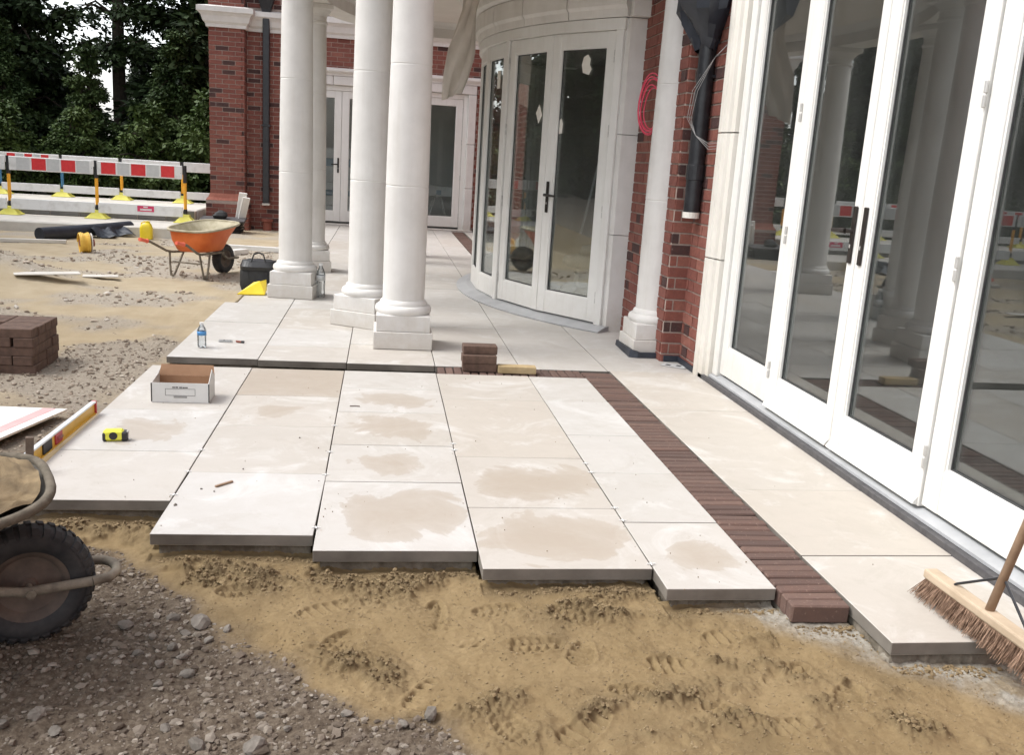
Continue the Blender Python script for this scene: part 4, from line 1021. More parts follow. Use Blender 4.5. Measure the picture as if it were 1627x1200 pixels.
for i, (x, y, r_) in enumerate([(-.66,3.0,.026),(-.80,2.95,.03),(-.62,2.80,.026),(-.58,2.74,.022),(-.52,2.86,.022),(-.72,2.78,.022),(-.55,2.66,.026),(-.64,2.71,.02),(-.47,2.92,.02),(-.60,2.90,.022),(-.7,2.88,.018),(-.06,2.42,.022),(-.30,2.44,.018),(-.22,2.36,.015),(-.90,2.42,.030),(-.83,2.36,.024),(-.98,2.38,.028),(-.55,2.38,.02),(.18,2.40,.032),(.10,2.36,.02),(-.45,2.3,.03),(-.3,2.27,.035),(-.62,2.6,.018),(-.85,2.75,.018)]):
    stone(x, y, r_, 'small angular grey stone lying in the brown dirt at lower left', i+1)

# ------------------------------------------------------------ wheelbarrows
def superring(hl, hw, cx_, z, n=40, p=3.2, tilt=0):
    r = []
    for i in range(n):
        a = 2*math.pi*i/n; c, s_ = math.cos(a), math.sin(a)
        x_ = hl*math.copysign(abs(c)**(2/p), c); y_ = hw*math.copysign(abs(s_)**(2/p), s_)
        r.append((cx_+x_, y_, z+tilt*x_))
    return r
def loft(rings, cap=True):
    mb = MB(); n = len(rings[0])
    for r in rings: mb.v += r
    for i in range(len(rings)-1):
        for j in range(n): mb.f.append((i*n+j, i*n+(j+1) % n, (i+1)*n+(j+1) % n, (i+1)*n+j))
    if cap: mb.f.append(tuple(range(n))[::-1])
    return mb
def wheelbarrow(loc, rz, sc, tray_mat, label, lining, gripm, rim_mat, fwd=.06, WX=.47, dz=0.):
    t = empty('wheelbarrow', loc, rz); t.scale = (sc, sc, sc); tag(t, label, 'wheelbarrow')
    prof = [(.27, .21, -.02, .345, .02), (.295, .235, -.02, .37, .03), (.36, .285, -.01, .50, .07), (.43, .335, fwd, .64, .10), (.455, .352, fwd, .655, .10)]
    o = obj('tray', loft([superring(a, b, c, z+dz, tilt=ti) for a, b, c, z, ti in prof]), tray_mat, t, local=True); shade_auto(o, 50)
    pin = [(.255, .195, -.02, .358, .02), (.285, .225, -.02, .384, .03), (.35, .275, -.01, .505, .07), (.42, .325, fwd, .640, .10), (.45, .347, fwd, .6565, .10)]
    o2 = obj('tray_lining', loft([superring(a, b, c, z+dz, tilt=ti) for a, b, c, z, ti in pin]), lining, t, local=True, fix=False); shade_auto(o2, 50)
    o3 = obj('rim', MB().tube(superring(.455, .352, fwd, .655+dz, 48, tilt=.10), .016, 8, close=True), rim_mat, t, local=True); shade_auto(o3, 60)
    fm = MB()
    for s in (-1, 1):
        fm.tube([(-.80, s*.27, .50), (-.66, s*.27, .47), (-.40, s*.235, .345), (-.30, s*.22, .325), (.24, s*.15, .315), (.36, s*.095, .25), (WX-.02, s*.085, .205), (WX+.18, s*.085, .205)], .016, 10)
    fm.tube([(WX+.18, -.085, .205), (WX+.235, -.075, .205), (WX+.262, -.04, .205), (WX+.268, 0, .205), (WX+.262, .04, .205), (WX+.235, .075, .205), (WX+.18, .085, .205)], .016, 10)
    fr_ = obj('frame', fm, M['barrow_tube'], t, local=True); shade_auto(fr_, 50)
    for s in (-1, 1):
        l_ = MB().tube([(-.10, s*.20, .325), (-.16, s*.225, .18), (-.235, s*.25, .018), (-.27, s*.25, .013), (-.30, s*.25, .02), (-.33, s*.24, .18), (-.35, s*.225, .335)], .014, 8)
        obj('leg', l_, M['barrow_tube'], t, local=True)
        obj('strut', MB().tube([(.16, s*.20, .40), (.32, s*.12, .27)], .011, 8), M['barrow_tube'], t, local=True)
        g_ = obj('grip', MB().lathe([(0, -.07), (.021, -.07), (.024, -.06), (.021, 0), (.023, .06), (.028, .066), (.028, .075), (0, .075)], 14, (0, 0, 0), 'x'), gripm, t, local=True)
        g_.location = (-.79, s*.27, .498); g_.rotation_euler = (0, .21, 0)
    obj('cross_bar', MB().tube([(-.30, -.22, .20), (-.30, .22, .20)], .011, 8), M['barrow_tube'], t, local=True)
    # wheel with blocks of tread
    tp = [(.115, -.040), (.128, -.052), (.155, -.056), (.178, -.050), (.190, -.036), (.194, -.015), (.195, 0), (.194, .015), (.190, .036), (.178, .050), (.155, .056), (.128, .052), (.115, .040)]
    ty = obj('tyre', MB().lathe(tp, 56, (0,0,0), 'y'), M['tyre'], t, local=True, smooth=True); ty.location = (WX, 0, .200)
    tb = MB(); n = 34
    for i in range(n):
        a = 2*math.pi*i/n
        for s in (-1, 1):
            u = (math.cos(a), math.sin(a)); v = (-math.sin(a), math.cos(a)); h = .0125; off = s*.5*2*math.pi/n*.5
            uu = (math.cos(a+off), math.sin(a+off)); vv = (-math.sin(a+off), math.cos(a+off)); vs = []
            for (rr, yy, ww) in ((.188, s*.004, h), (.201, s*.004, h*.8), (.198, s*.036, h*.8), (.180, s*.054, h*.75), (.170, s*.0555, h)):
                for q_ in (-1, 1): vs.append((uu[0]*rr+vv[0]*ww*q_, yy, uu[1]*rr+vv[1]*ww*q_))
            tb.add(vs, [(0,1,3,2),(2,3,5,4),(4,5,7,6),(6,7,9,8),(0,2,4,6,8),(1,9,7,5,3)])
    obj('tread', tb, M['tyre'], ty, local=True)
    rp = [(.0, -.030), (.022, -.034), (.028, -.024), (.07, -.016), (.095, -.022), (.108, -.040), (.120, -.046), (.122, -.040), (.112, -.02), (.112, .02), (.122, .040), (.120, .046), (.108, .040), (.095, .022), (.07, .016), (.028, .024), (.022, .034), (0, .030)]
    ri = obj('rim', MB().lathe(rp, 40, (0,0,0), 'y'), M['tyre_rim'], ty, local=True); shade_auto(ri, 35)
    obj('axle', MB().tube([(0, -.095, 0), (0, .095, 0)], .010, 10).lathe([(0, -.104), (.016, -.104), (.016, -.094), (0, -.094)], 6, (0,0,0), 'y'), M['barrow_tube'], ty, local=True)
    return t
wheelbarrow((-2.10, 11.45, gh(-2.05, 11.4)), R(64), .90, M['orange'], 'orange plastic wheelbarrow with cement stained tray standing on the sand', M['cement_skin'], M['grip'], M['cement_skin'])
nb = wheelbarrow((-1.07-.5335*math.cos(R(24)), 2.88-.5335*math.sin(R(24)), gh(-1.07, 2.88)-.008), R(24), .97, M['tray_grey'], 'muddy wheelbarrow full of sand, cut off at the left edge', M['tray_grey'], M['black_plastic'], M['muddy_rim'], .17, .55, -.15)
# sand load
n1, n2 = 60, 46; hv = []; hf = []
for i in range(n1+1):
    for j in range(n2):
        a = 2*math.pi*j/n2; k = i/n1; c, s_ = math.cos(a), math.sin(a)
        x_ = .425*k*math.copysign(abs(c)**.62, c); y_ = .322*k*math.copysign(abs(s_)**.62, s_); hv.append((x_, y_))
hx = np.array(hv)[:, 0]; hy = np.array(hv)[:, 1]; kk = np.repeat(np.arange(n1+1)/n1, n2)
hz_ = .685+.1*hx*0 + .10*hx + .09*(1-kk**2)*(.6+.4*np.cos(hx*4)) - .02*kk + .03*fbm(hx+3, hy, .12, 4, .6, seed=51)+.03*np.abs(fbm(hx, hy, .05, 3, .6, seed=52))
q_ = np.array([(i*n2+j, i*n2+(j+1) % n2, (i+1)*n2+(j+1) % n2, (i+1)*n2+j) for i in range(n1) for j in range(n2)])
sl_ = npmesh('sand_load', np.stack([hx*1.0+.155, hy*1.0, (hz_-.15)*.97], 1), q_, pm('barrow_sand', (.12,.085,.045,1), (.24,.175,.095,1), 9, .97, .8, 45), smooth=True)
sl_.location = nb.location; sl_.rotation_euler = nb.rotation_euler; tag(sl_, 'damp brown sand heaped in the near wheelbarrow tray', 'sand')

# ------------------------------------------------------------ stacks of clay pavers
sb = MB().cbox((-.125, -.060, 0), (.125, .060, .0605), .004)
sb0 = obj('paver', sb, M['stack_paver'], None, local=True); usedb = [False]
def pbrick(x, y, z, rz, label, group):
    if not usedb[0]: o = sb0; usedb[0] = True
    else: o = sb0.copy(); C.objects.link(o)
    o.location = (x, y, z); o.rotation_euler = (0, 0, rz+random.uniform(-.03, .03)); tag(o, label, 'paver', group); return o
zs0 = gh(-2.3, 6.55)-.01
SGRP = 'clay pavers stacked on the rubble at the left'
cxs, cys = -2.48, 6.56
for k in range(5):
    for i in range(2):
        for j in range(4):
            if k == 4 and (i == 0 and j < 4) and j < 2: continue
            jx, jy = random.uniform(-.006,.006), random.uniform(-.006,.006)
            if k % 2 == 0: x_, y_, r_ = cxs+(i-.5)*.254, cys+(j-1.5)*.124, 0
            else: x_, y_, r_ = cxs+(j-1.5)*.124, cys+(i-.5)*.254, math.pi/2
            if k == 4 and x_ < cxs and y_ < cys: continue
            cn_ = ['bottom', 'second', 'third', 'fourth', 'top'][k]
            if k % 2 == 0: lab = '%s paver, %s from the front, in the %s course of the left stack' % (('left', 'right')[i], NTH[j], cn_)
            else: lab = '%s paver, %s from the left, in the %s course of the left stack' % (('front', 'back')[i], NTH[j], cn_)
            pbrick(x_+jx, y_+jy, zs0+k*.061, r_, lab, SGRP)
PG = 'pavers stacked on the patio beside the timber offcut'
pbrick(.735, 6.62, .002, 0, 'bottom paver of the small stack on the patio', PG)
pbrick(.728, 6.615, .0635, .02, 'middle paver of the small stack on the patio', PG)
pbrick(.735, 6.66, .125, -.01, 'top paver, set back, of the small stack on the patio', PG)

# ------------------------------------------------------------ things on and beside the paving
tm = bevel(obj('timber_offcut', MB().cbox((-.14, -.045, 0), (.14, .045, .052)), M['timber'], None, local=True), .004); tm.location = (1.005, 6.575, .003); tm.rotation_euler = (0, 0, -.03)
tag(tm, 'short yellowish timber offcut lying on the paver course', 'timber')
# carton
bx = empty('carton', (-1.145, 5.62, .001)); tag(bx, 'open white printed carton with brown inside on the pale slab', 'box')
W_, D_, H_ = .325, .20, .118; t_ = .004
obj('body', MB().cbox((-W_/2, -D_/2, 0), (W_/2, D_/2, t_)).cbox((-W_/2, -D_/2, t_), (W_/2, -D_/2+t_, H_)).cbox((-W_/2, D_/2-t_, t_), (W_/2, D_/2, H_)).cbox((-W_/2, -D_/2+t_, t_), (-W_/2+t_, D_/2-t_, H_)).cbox((W_/2-t_, -D_/2+t_, t_), (W_/2, D_/2-t_, H_)), M['card_white'], bx, local=True)
obj('inside', MB().cbox((-W_/2+t_+.001, D_/2-2*t_, t_), (W_/2-t_-.001, D_/2-t_-.001, H_+.001)).cbox((-W_/2+t_+.001, -D_/2+t_+.001, t_+.001), (W_/2-t_-.001, D_/2-2*t_, t_+.004)), M['card_brown'], bx, local=True)
def quadprism(pts, th, mat, name, parent):
    a, b, c_, d = [Vector(p) for p in pts]; n = (b-a).cross(d-a).normalized()*th
    return obj(name, MB().add([a, b, c_, d, a+n, b+n, c_+n, d+n], [(0,3,2,1),(4,5,6,7),(0,1,5,4),(1,2,6,5),(2,3,7,6),(3,0,4,7)]), mat, parent, local=True)
quadprism([(-W_/2, D_/2, H_), (W_/2, D_/2, H_), (W_/2-.01, D_/2+.025, H_+.062), (-W_/2+.01, D_/2+.025, H_+.062)], .003, M['card_brown'], 'flap', bx)
quadprism([(-W_/2, -D_/2, H_), (-W_/2, D_/2, H_), (-W_/2+.012, D_/2-.03, H_+.05), (-W_/2+.012, -D_/2+.12, H_+.03)], .003, M['card_white'], 'flap', bx)
quadprism([(W_/2, D_/2, H_), (W_/2, -D_/2, H_), (W_/2-.008, -D_/2+.12, H_+.03), (W_/2-.010, D_/2-.03, H_+.05)], .003, M['card_white'], 'flap', bx)
for s in (-1, 1): obj('edge_stripe', MB().cbox((s*W_/2-.0035, -D_/2-.0012, .004), (s*W_/2+.0035, -D_/2-.0002, H_-.002)), M['print_dark'], bx, local=True)
y_ = -D_/2-.001
for (a, b, c_, d) in ((-.085, .085, .042, .044), (-.085, .085, .082, .084), (-.085, -.083, .044, .082), (.083, .085, .044, .082)): obj('print_line', MB().cbox((a, y_, c_), (b, y_+.0007, d)), M['print_dark'], bx, local=True)
for (a, b, c_, d) in ((-.045, -.028, .0885, .095), (-.026, -.012, .089, .096), (-.005, .012, .0885, .0955), (.014, .026, .088, .095), (.028, .043, .0885, .095)): obj('print_word', MB().cbox((a, y_, c_), (b, y_+.0007, d)), M['print_dark'], bx, local=True)
obj('print_block', MB().cbox((-.038, y_, .028), (.038, y_+.0007, .040)), M['print_grey'], bx, local=True)
# spirit level
lv = empty('spirit_level', (-1.565, 4.62, 0), R(88.5)); tag(lv, 'yellow spirit level with silver top lying along the slab edge', 'spirit level')
obj('bar', MB().cbox((-.62, -.003, .006), (.62, .003, .064)), M['level_yellow'], lv, local=True)
obj('top_flange', MB().cbox((-.62, -.013, .064), (.62, .013, .074), .0015), M['silver'], lv, local=True)
obj('bottom_flange', MB().cbox((-.62, -.013, 0), (.62, .013, .006), .0015), M['level_yellow'], lv, local=True)
obj('vial_block', MB().cbox((.02, -.011, .008), (.11, .011, .062), .002), M['red_plastic'], lv, local=True)
obj('vial', MB().tube([(.035, -.0125, .036), (.095, -.0125, .036)], .009, 10), M['bottle'], lv, local=True)
obj('label_block', MB().cbox((-.14, -.0105, .008), (-.03, .0105, .0635), .002), M['black_plastic'], lv, local=True)
obj('end_cap', MB().cbox((.62, -.014, 0), (.632, .014, .075), .003), M['red_plastic'], lv, local=True)
obj('end_cap', MB().cbox((-.632, -.014, 0), (-.62, .014, .075), .003), M['red_plastic'], lv, local=True)
# tape measure
tpm = empty('tape_measure', (-1.31, 4.76, .001), R(8)); tag(tpm, 'yellow and black tape measure lying on the left slab', 'tape measure')
obj('body', MB().cbox((-.055, -.024, 0), (.045, .024, .060), .012), M['tape_yellow'], tpm, local=True)
obj('rubber_grip', MB().cbox((-.058, -.025, 0), (-.038, .025, .045), .006), M['black_plastic'], tpm, local=True)
obj('rubber_grip', MB().cbox((.028, -.0255, .0), (.062, .0255, .050), .008), M['black_plastic'], tpm, local=True)
obj('side_label', MB().lathe([(0, -.0255), (.020, -.0255), (.020, -.0240), (0, -.0240)], 20, (-.006, 0, .03), 'y'), M['black_plastic'], tpm, local=True)
obj('belt_clip', MB().cbox((.055, -.012, .012), (.066, .012, .05), .003), M['steel'], tpm, local=True)
obj('tape_hook', MB().cbox((.060, -.010, .002), (.074, .010, .006), .001), M['steel'], tpm, local=True)
# bottles
def bottle(x, y, r, h, label, lab_mat, z=0.001, cap=True):
    b = empty('water_bottle', (x, y, z)); tag(b, label, 'bottle')
    pr_ = [(0, .004), (r*.8, 0), (r*.96, .006), (r, .02*h/.2), (r*.97, h*.25), (r, h*.3), (r*.97, h*.35), (r, h*.42), (r, h*.66), (r*.9, h*.74), (r*.6, h*.84), (r*.40, h*.9), (r*.38, h*.955), (0, h*.956)]
    o = obj('body', MB().lathe(pr_, 28), M['bottle'], b, local=True, smooth=True)
    obj('label', MB().lathe([(r*1.012, h*.50), (r*1.02, h*.50), (r*1.02, h*.66), (r*1.012, h*.66)], 28), lab_mat, b, local=True, smooth=True)
    if cap: obj('cap', MB().lathe([(r*.42, h*.93), (r*.46, h*.93), (r*.46, h), (0, h)], 20), M['white_plastic'], b, local=True)
    return b
bottle(-1.315, 7.13, .033, .19, 'small clear water bottle with blue label on the back slab', M['label_blue'])
bottle(-.615, 9.88, .047, .355, 'large clear crumpled water bottle beside the column plinth', M['grey_reflective'])
# small items
pc = empty('folding_rule', (-1.18, 7.36, .001), R(-3)); tag(pc, 'grey folding rule lying near the water bottle', 'rule')
obj('rule_body', MB().cbox((-.052, -.016, 0), (.052, .016, .012), .003), M['grey_reflective'], pc, local=True)
obj('rule_window', MB().cbox((-.014, -.017, .0125), (-.008, .017, .014)).cbox((-.050, -.0165, .0125), (.050, -.0125, .014)).cbox((-.050, .0125, .0125), (.050, .0165, .014)), M['print_dark'], pc, local=True)
pn = empty('marker_pen', (-1.07, 7.345, .001), R(-20)); tag(pn, 'short red brown marker pen with black cap on the slab', 'pen')
obj('barrel', MB().tube([(-.03, 0, .008), (.014, 0, .008)], .008, 10), M['terracotta'], pn, local=True)
obj('cap', MB().tube([(.014, 0, .0095), (.036, 0, .0095)], .0095, 10), M['black_plastic'], pn, local=True)
o = obj('wood_stick', MB().cbox((-.048, -.006, 0), (.048, .006, .008), .0015), M['handle_wood'], None, local=True); o.location = (-.672, 4.12, .002); o.rotation_euler = (0, 0, R(48)); tag(o, 'tiny brown wooden stick lying on the second slab column', 'stick')
o = obj('twig', MB().tube([(-.03, 0, .003), (0, .004, .004), (.03, 0, .003)], .003, 6), M['old_wood'], None, local=True); o.location = (-.13, 5.52, .002); tag(o, 'thin dark twig on a stained slab near its joint', 'twig')
for i, (x, y, r_) in enumerate([(-.83, 3.86, .009), (-.76, 4.06, .006), (-.70, 4.03, .005), (-.40, 4.86, .006), (-.62, 4.34, .005)]):
    o = bpy.data.objects.new('pebble', rocks[i]); C.objects.link(o); o.location = (x, y, r_*.5); o.scale = (r_, r_, r_); tag(o, 'tiny grit pebble lying on the second slab column', 'pebble', 'grit on the slabs')
gx = rng.random(900)*3.9-1.5; gy = 3.0+rng.random(900)**1.6*3.6; gk = ~offpatio(gx, gy) & (np.minimum.reduce([np.abs(gx-c) for c in COLX]) < .02+.5*rng.random(900)**3); gx, gy = gx[gk], gy[gk]; gsz = .0008+.0022*rng.random(len(gx))**3
gv = (IV[None]*gsz[:, None, None]*(1+.3*(rng.random((len(gx), 12, 1))-.5)))+np.stack([gx, gy, gsz*.6+.001], 1)[:, None, :]; gr_ = npmesh('sand_grit', gv.reshape(-1, 3), (IF[None]+12*np.arange(len(gx))[:, None, None]).reshape(-1, 3), M['crumb']); gr_['kind'] = 'stuff'
# stake and white sheet
o = bevel(obj('wooden_stake', MB().cbox((-.017, -.012, -.12), (.017, .012, .185)), M['old_wood'], None, local=True), .003); o.location = (-1.525, 4.33, -.02); o.rotation_euler = (R(2), R(3), .3)
o.location = (-1.60, 4.33, -.02); o.location.x = -1.552; o.location.y = 4.27; tag(o, 'dark wooden stake standing upright beside the spirit level', 'stake')
sh = empty('sheet_board', (-2.05, 4.95, gh(-1.9, 5.0)+.005), R(0)); tag(sh, 'white board with faded red stripe lying on the gravel at left', 'board')
bz = .045
mb = MB().add([(-.55, .62, 0), (.06, -.65, .0), (.36, .345, .02), (-.55, .40, 0)], []) if False else MB().prism([(-.75, -.65), (.10, -.62), (.345, .345), (-.75, .42)], bz, bz+.012)
obj('sheet', mb, M['sheet_white'], sh, local=True)
obj('stripe', MB().prism([(.00, -.60), (.055, -.60), (.285, .34), (.215, .345)], bz+.0125, bz+.0135), M['sheet_red'], sh, local=True)
obj('stripe', MB().prism([(-.22, -.60), (-.15, -.60), (-.06, -.15), (-.10, -.15)], bz+.0125, bz+.0135), M['sheet_red'], sh, local=True)
obj('batten', MB().cbox((-.7, -.55, 0), (.02, -.50, bz)).cbox((-.7, .25, 0), (.20, .30, bz)), M['old_wood'], sh, local=True)
# paper on the patio by the wall
o = obj('paper_note', MB().cbox((-.10, -.06, 0), (.10, .06, .0015)), M['grey_reflective'], None, local=True); o.location = (2.335, 6.99, .003); o.rotation_euler = (0, 0, R(-38)); tag(o, 'grey printed paper lying at the foot of the brick corner', 'paper')
for (a, b) in ((-.05, -.01), (.03, .012)): obj('print', MB().cbox((a-.02, b-.02, .0016), (a+.02, b+.02, .0022)), M['print_dark'], o, local=True)
# membrane under the engaged column plinth and along the wall foot
mb = MB(); pts = [(2.05, 7.80), (2.035, 7.28), (2.10, 7.255), (2.30, 7.265)]
for i, (x, y) in enumerate(pts): mb.v += [(x, y, .003), (x+.006, y+.006, .045+.02*(i == 1)), (x+.03, y+.03, .045+.02*(i == 1)), (x+.035, y+.035, .003)]
for i in range(3):
    for j in range(4): mb.f.append((i*4+j, i*4+(j+1) % 4, (i+1)*4+(j+1) % 4, (i+1)*4+j))
mb.f += [(0,1,2,3), (15,14,13,12)]
o = obj('damp_proof_strip', mb, M['membrane']); tag(o, 'black plastic membrane strip folded round the wall column plinth', 'membrane')
o = obj('wall_membrane', MB().cbox((2.29, 7.145, .002), (2.424, 7.166, .05)).cbox((2.405, 6.76, .002), (2.426, 7.144, .045)), M['membrane']); tag(o, 'black membrane strip along the foot of the brick corner', 'membrane')
# broom
br = empty('broom', (2.085, 2.66, .016), R(92)); tag(br, 'wooden yard broom with brown bristles leaning on the white doors', 'broom')
Lh = .335
hd = bevel(obj('head', MB().cbox((-Lh, -.028, .062), (Lh, .028, .098)), M['pale_wood'], br, local=True), .008)
mb = MB(); r_ = random.Random(3)
for i in range(3600):
    a = r_.uniform(-Lh+.012, Lh-.012); b = r_.uniform(-.022, .022); e = (a/Lh)**5*.05+r_.gauss(0, .008); f_ = b*.9+r_.gauss(0, .010)+.012
    zt = .0 if a > 0.02 else -.004
    z_ = r_.uniform(-.015, .002)
    p0 = (a, b, .064); p1 = (a+e, b+f_, z_); w_ = .0012
    an = r_.uniform(0, 3.14); dx, dy = w_*math.cos(an), w_*math.sin(an)
    mb.add([(p0[0]-dx, p0[1]-dy, p0[2]), (p0[0]+dx, p0[1]+dy, p0[2]), (p1[0]+dx*.7, p1[1]+dy*.7, p1[2]), (p1[0]-dx*.7, p1[1]-dy*.7, p1[2])], [(0,1,2,3)])
bs_ = obj('bristles', mb, M['bristle'], br, local=True, fix=False); bs_['kind'] = 'stuff'
obj('bristle_core', MB().cbox((-Lh+.02, -.014, .018), (Lh-.02, .022, .063)), M['bristle'], br, local=True)
hdir = Vector((.05, -.30, 1)).normalized(); hb = Vector((.0, 0, .09)); ht_ = hb+hdir*1.30
obj('handle', MB().tube([hb, ht_], [.0155, .0145], 14), M['handle_wood'], br, local=True, smooth=True)
for s in (-1, 1): obj('brace', MB().tube([(s*.19, 0, .099), (s*.185, -.004, .105), tuple(hb+hdir*.12+Vector((s*.016, 0, 0)))], .005, 6), M['black_metal'], br, local=True)
# bags and dustpan by the column
tb = empty('tool_bag', (-1.33, 10.62, gh(-1.45, 10.6))); tb.scale = (.84, .84, .95); tag(tb, 'black tool bag beside the left column', 'bag')
o = obj('bag_body', loft([superring(.23, .15, 0, 0, 32), superring(.25, .165, 0, .06, 32), superring(.245, .155, 0, .22, 32), superring(.215, .10, 0, .33, 32), superring(.15, .04, 0, .36, 32), superring(.02, .01, 0, .36, 32)]), M['bag'], tb, local=True); shade_auto(o, 60)
obj('flap', loft([superring(.25, .165, .01, .24, 32), superring(.255, .168, .01, .28, 32), superring(.22, .11, 0, .345, 32), superring(.02, .01, 0, .365, 32)], False), M['black_plastic'], tb, local=True)
for s in (-1, 1): obj('strap', MB().tube([(s*.12, -.15, .12), (s*.12, -.14, .26), (s*.06, -.08, .42), (0, -.05, .44)], .010, 6), M['bag'], tb, local=True)
dp = empty('dustpan', (-1.30, 9.90, .002), R(12)); tag(dp, 'yellow plastic scoop lying against the left column plinth', 'scoop')
quadprism([(-.17, -.08, .004), (.10, -.10, .004), (.13, .10, .03), (-.10, .10, .02)], .006, M['canister'], 'pan', dp)
quadprism([(-.17, -.08, .010), (.10, -.10, .010), (.06, -.02, .135), (.0, -.01, .12)], .006, M['canister'], 'side', dp)
quadprism([(.10, -.10, .010), (.14, .10, .03), (.13, .08, .14), (.06, -.02, .135)], .006, M['canister'], 'side', dp)
quadprism([(-.10, .10, .02), (.0, -.01, .12), (.06, -.02, .135), (.13, .10, .03)], .006, M['canister'], 'back', dp)
# far small things
cr = empty('drum_reel', (-4.03, 13.62, gh(-4.03, 13.6)+.0), R(25)); tag(cr, 'coil of yellow hose on a small reel on the far sand', 'hose reel')
def coil(cx_, r0, n, w_, tube, ax='x'):
    pts = []
    for i in range(n*22+1):
        a = 2*math.pi*i/22; k = i/(n*22); rr = r0+.008*math.sin(k*9)
        pts.append((cx_+w_*(k-.5), rr*math.cos(a), rr*math.sin(a)) if ax == 'x' else (rr*math.cos(a), cx_+w_*(k-.5), rr*math.sin(a)))
    return pts
o = obj('hose', MB().tube(coil(-.03, .125, 7, .13, .012), .013, 7), M['cable_yellow'], cr, local=True); o.location = (0, 0, .14)
o = obj('flange', MB().lathe([(.03, .055), (.135, .055), (.135, .063), (.03, .063)], 28, (0,0,0), 'x'), M['sheet_white'], cr, local=True); o.location = (0, 0, .14)
o = obj('hub', MB().lathe([(0, -.09), (.05, -.09), (.05, .10), (0, .10)], 18, (0,0,0), 'x'), M['terracotta'], cr, local=True); o.location = (0, 0, .14)
rl = empty('membrane_roll', (-4.86, 16.9, gh(-4.86, 16.6)+.02), R(72)); tag(rl, 'black plastic membrane roll lying before the pale concrete strip', 'membrane roll')
pts = [(-1.0, 0, .10), (-.5, .02, .10), (0, 0, .12), (.5, -.03, .13), (.9, -.03, .14)]
o = obj('roll', MB().tube(pts, [.105, .11, .10, .105, .11], 18), M['membrane'], rl, local=True, smooth=True); shade_auto(o, 50)
mb = MB(); g = []
for i in range(11):
    for j in range(6):
        a, b = -.05+.07*i, j/5; g.append((a, -.10-.32*b*(.4+.6*math.sin(i*.5)**2), .17-.13*b+.03*math.sin(i*1.3+b*3)))
mb.v = g
for i in range(10):
    for j in range(5): mb.f.append((i*6+j, i*6+j+1, i*6+j+7, i*6+j+6))
o = obj('loose_end', mb, M['membrane'], rl, local=True); o.modifiers.new('s', 'SOLIDIFY').thickness = .006
rl.rotation_euler = (0, 0, R(60)); rl.location = (-4.92, 17.02-.25, gh(-4.9, 16.7)+.0)
cn = empty('canister', (-4.05, 17.05, gh(-4.05, 17.05))); tag(cn, 'small yellow plastic canister before the concrete strip', 'canister')
o = obj('body', loft([superring(.10, .08, 0, 0, 28), superring(.105, .085, 0, .02, 28), superring(.105, .085, 0, .19, 28), superring(.085, .07, 0, .25, 28), superring(.035, .035, .03, .28, 28, 2), superring(.01, .01, .03, .281, 28, 2)]), M['canister'], cn, local=True); shade_auto(o, 50)
obj('cap', MB().lathe([(0, .278), (.034, .278), (.034, .31), (0, .31)], 16, (.03, 0, 0)), M['canister'], cn, local=True)
obj('handle', MB().tube([(-.085, 0, .19), (-.075, 0, .275), (-.02, 0, .30), (.0, 0, .275)], .012, 8), M['canister'], cn, local=True)
def lathplank(name, x, y, L, W, H, rz, mat, label, cat, z=None, ry=0):
    o = bevel(obj(name, MB().cbox((-L/2, -W/2, 0), (L/2, W/2, H)), mat, None, local=True), .004); o.location = (x, y, max(gh(x+L*q1*math.cos(rz), y+L*q1*math.sin(rz)) for q1 in (-.45, -.2, 0, .2, .45))+.002 if z is None else z); o.rotation_euler = (0, ry, rz); tag(o, label, cat); return o
lathplank('timber_length', -1.93, 15.0, 1.05, .10, .07, R(-8), M['sheet_white'], 'long pale timber lying on the rubble left of the columns', 'timber')
lathplank('timber_block', -2.14, 14.55, .34, .13, .07, R(62), M['sheet_white'], 'short pale block lying in front of the long pale timber', 'timber')
lathplank('stone_offcut', -3.42, 10.2, .62, .20, .012, R(24), M['concrete'], 'flat pale stone offcut lying on the sand at left', 'stone')
lathplank('stone_offcut', -3.05, 10.75, .36, .16, .012, R(15), M['concrete'], 'smaller flat pale stone offcut beyond the larger one', 'stone')
lathplank('timber_length', -5.2, 15.0, .9, .11, .05, R(12), M['concrete'], 'pale plank lying on the sand at the left edge', 'timber')
lathplank('white_block', -2.62, 6.16, .30, .12, .09, R(10), M['sheet_white'], 'white block at the foot of the paver stack, cut by the edge', 'block')
o = lathplank('leaning_board', -2.74, 19.05, .92, .15, .035, R(0), M['pale_wood'], 'pale board leaning against the brick pier', 'board')
o.data = o.data.copy(); o.rotation_euler = (R(-14), R(-66), R(-62)); o.location = (-2.78, 19.22, .17); o.data.materials[0] = M['sheet_white']
o = lathplank('leaning_board', -2.74, 19.05, .86, .14, .03, R(0), M['sheet_white'], 'second pale board leaning just in front of the other one', 'board'); o.rotation_euler = (R(-14), R(-62), R(-58)); o.location = (-2.72, 19.10, .13)
# stacked black trays by the pier
for k in range(4):
    o = bevel(obj('plastic_tray', loft([superring(.34, .24, 0, 0, 24, 6), superring(.36, .26, 0, .05, 24, 6), superring(.37, .27, 0, .055, 24, 6), superring(.34, .24, 0, .05, 24, 6), superring(.32, .22, 0, .012, 24, 6)]), M['black_plastic'], None, local=True), .003); o.location = (-3.05, 18.95, gh(-3.05, 18.95)+.058*k); o.rotation_euler = (0, 0, random.uniform(-.08, .08)); tag(o, '%s black plastic tray of the pile by the brick pier' % ['bottom', 'second', 'third', 'topmost'][k], 'tray', 'black trays by the pier')
o = bevel(obj('slate_sheet', MB().cbox((-.42, -.28, 0), (.42, .28, .03)), M['dark_sill'], None, local=True), .004); o.location = (-3.06, 18.95, gh(-3.05, 18.95)+.235); o.rotation_euler = (R(4), 0, .05); tag(o, 'dark grey sheet lying on the black trays by the pier', 'sheet')
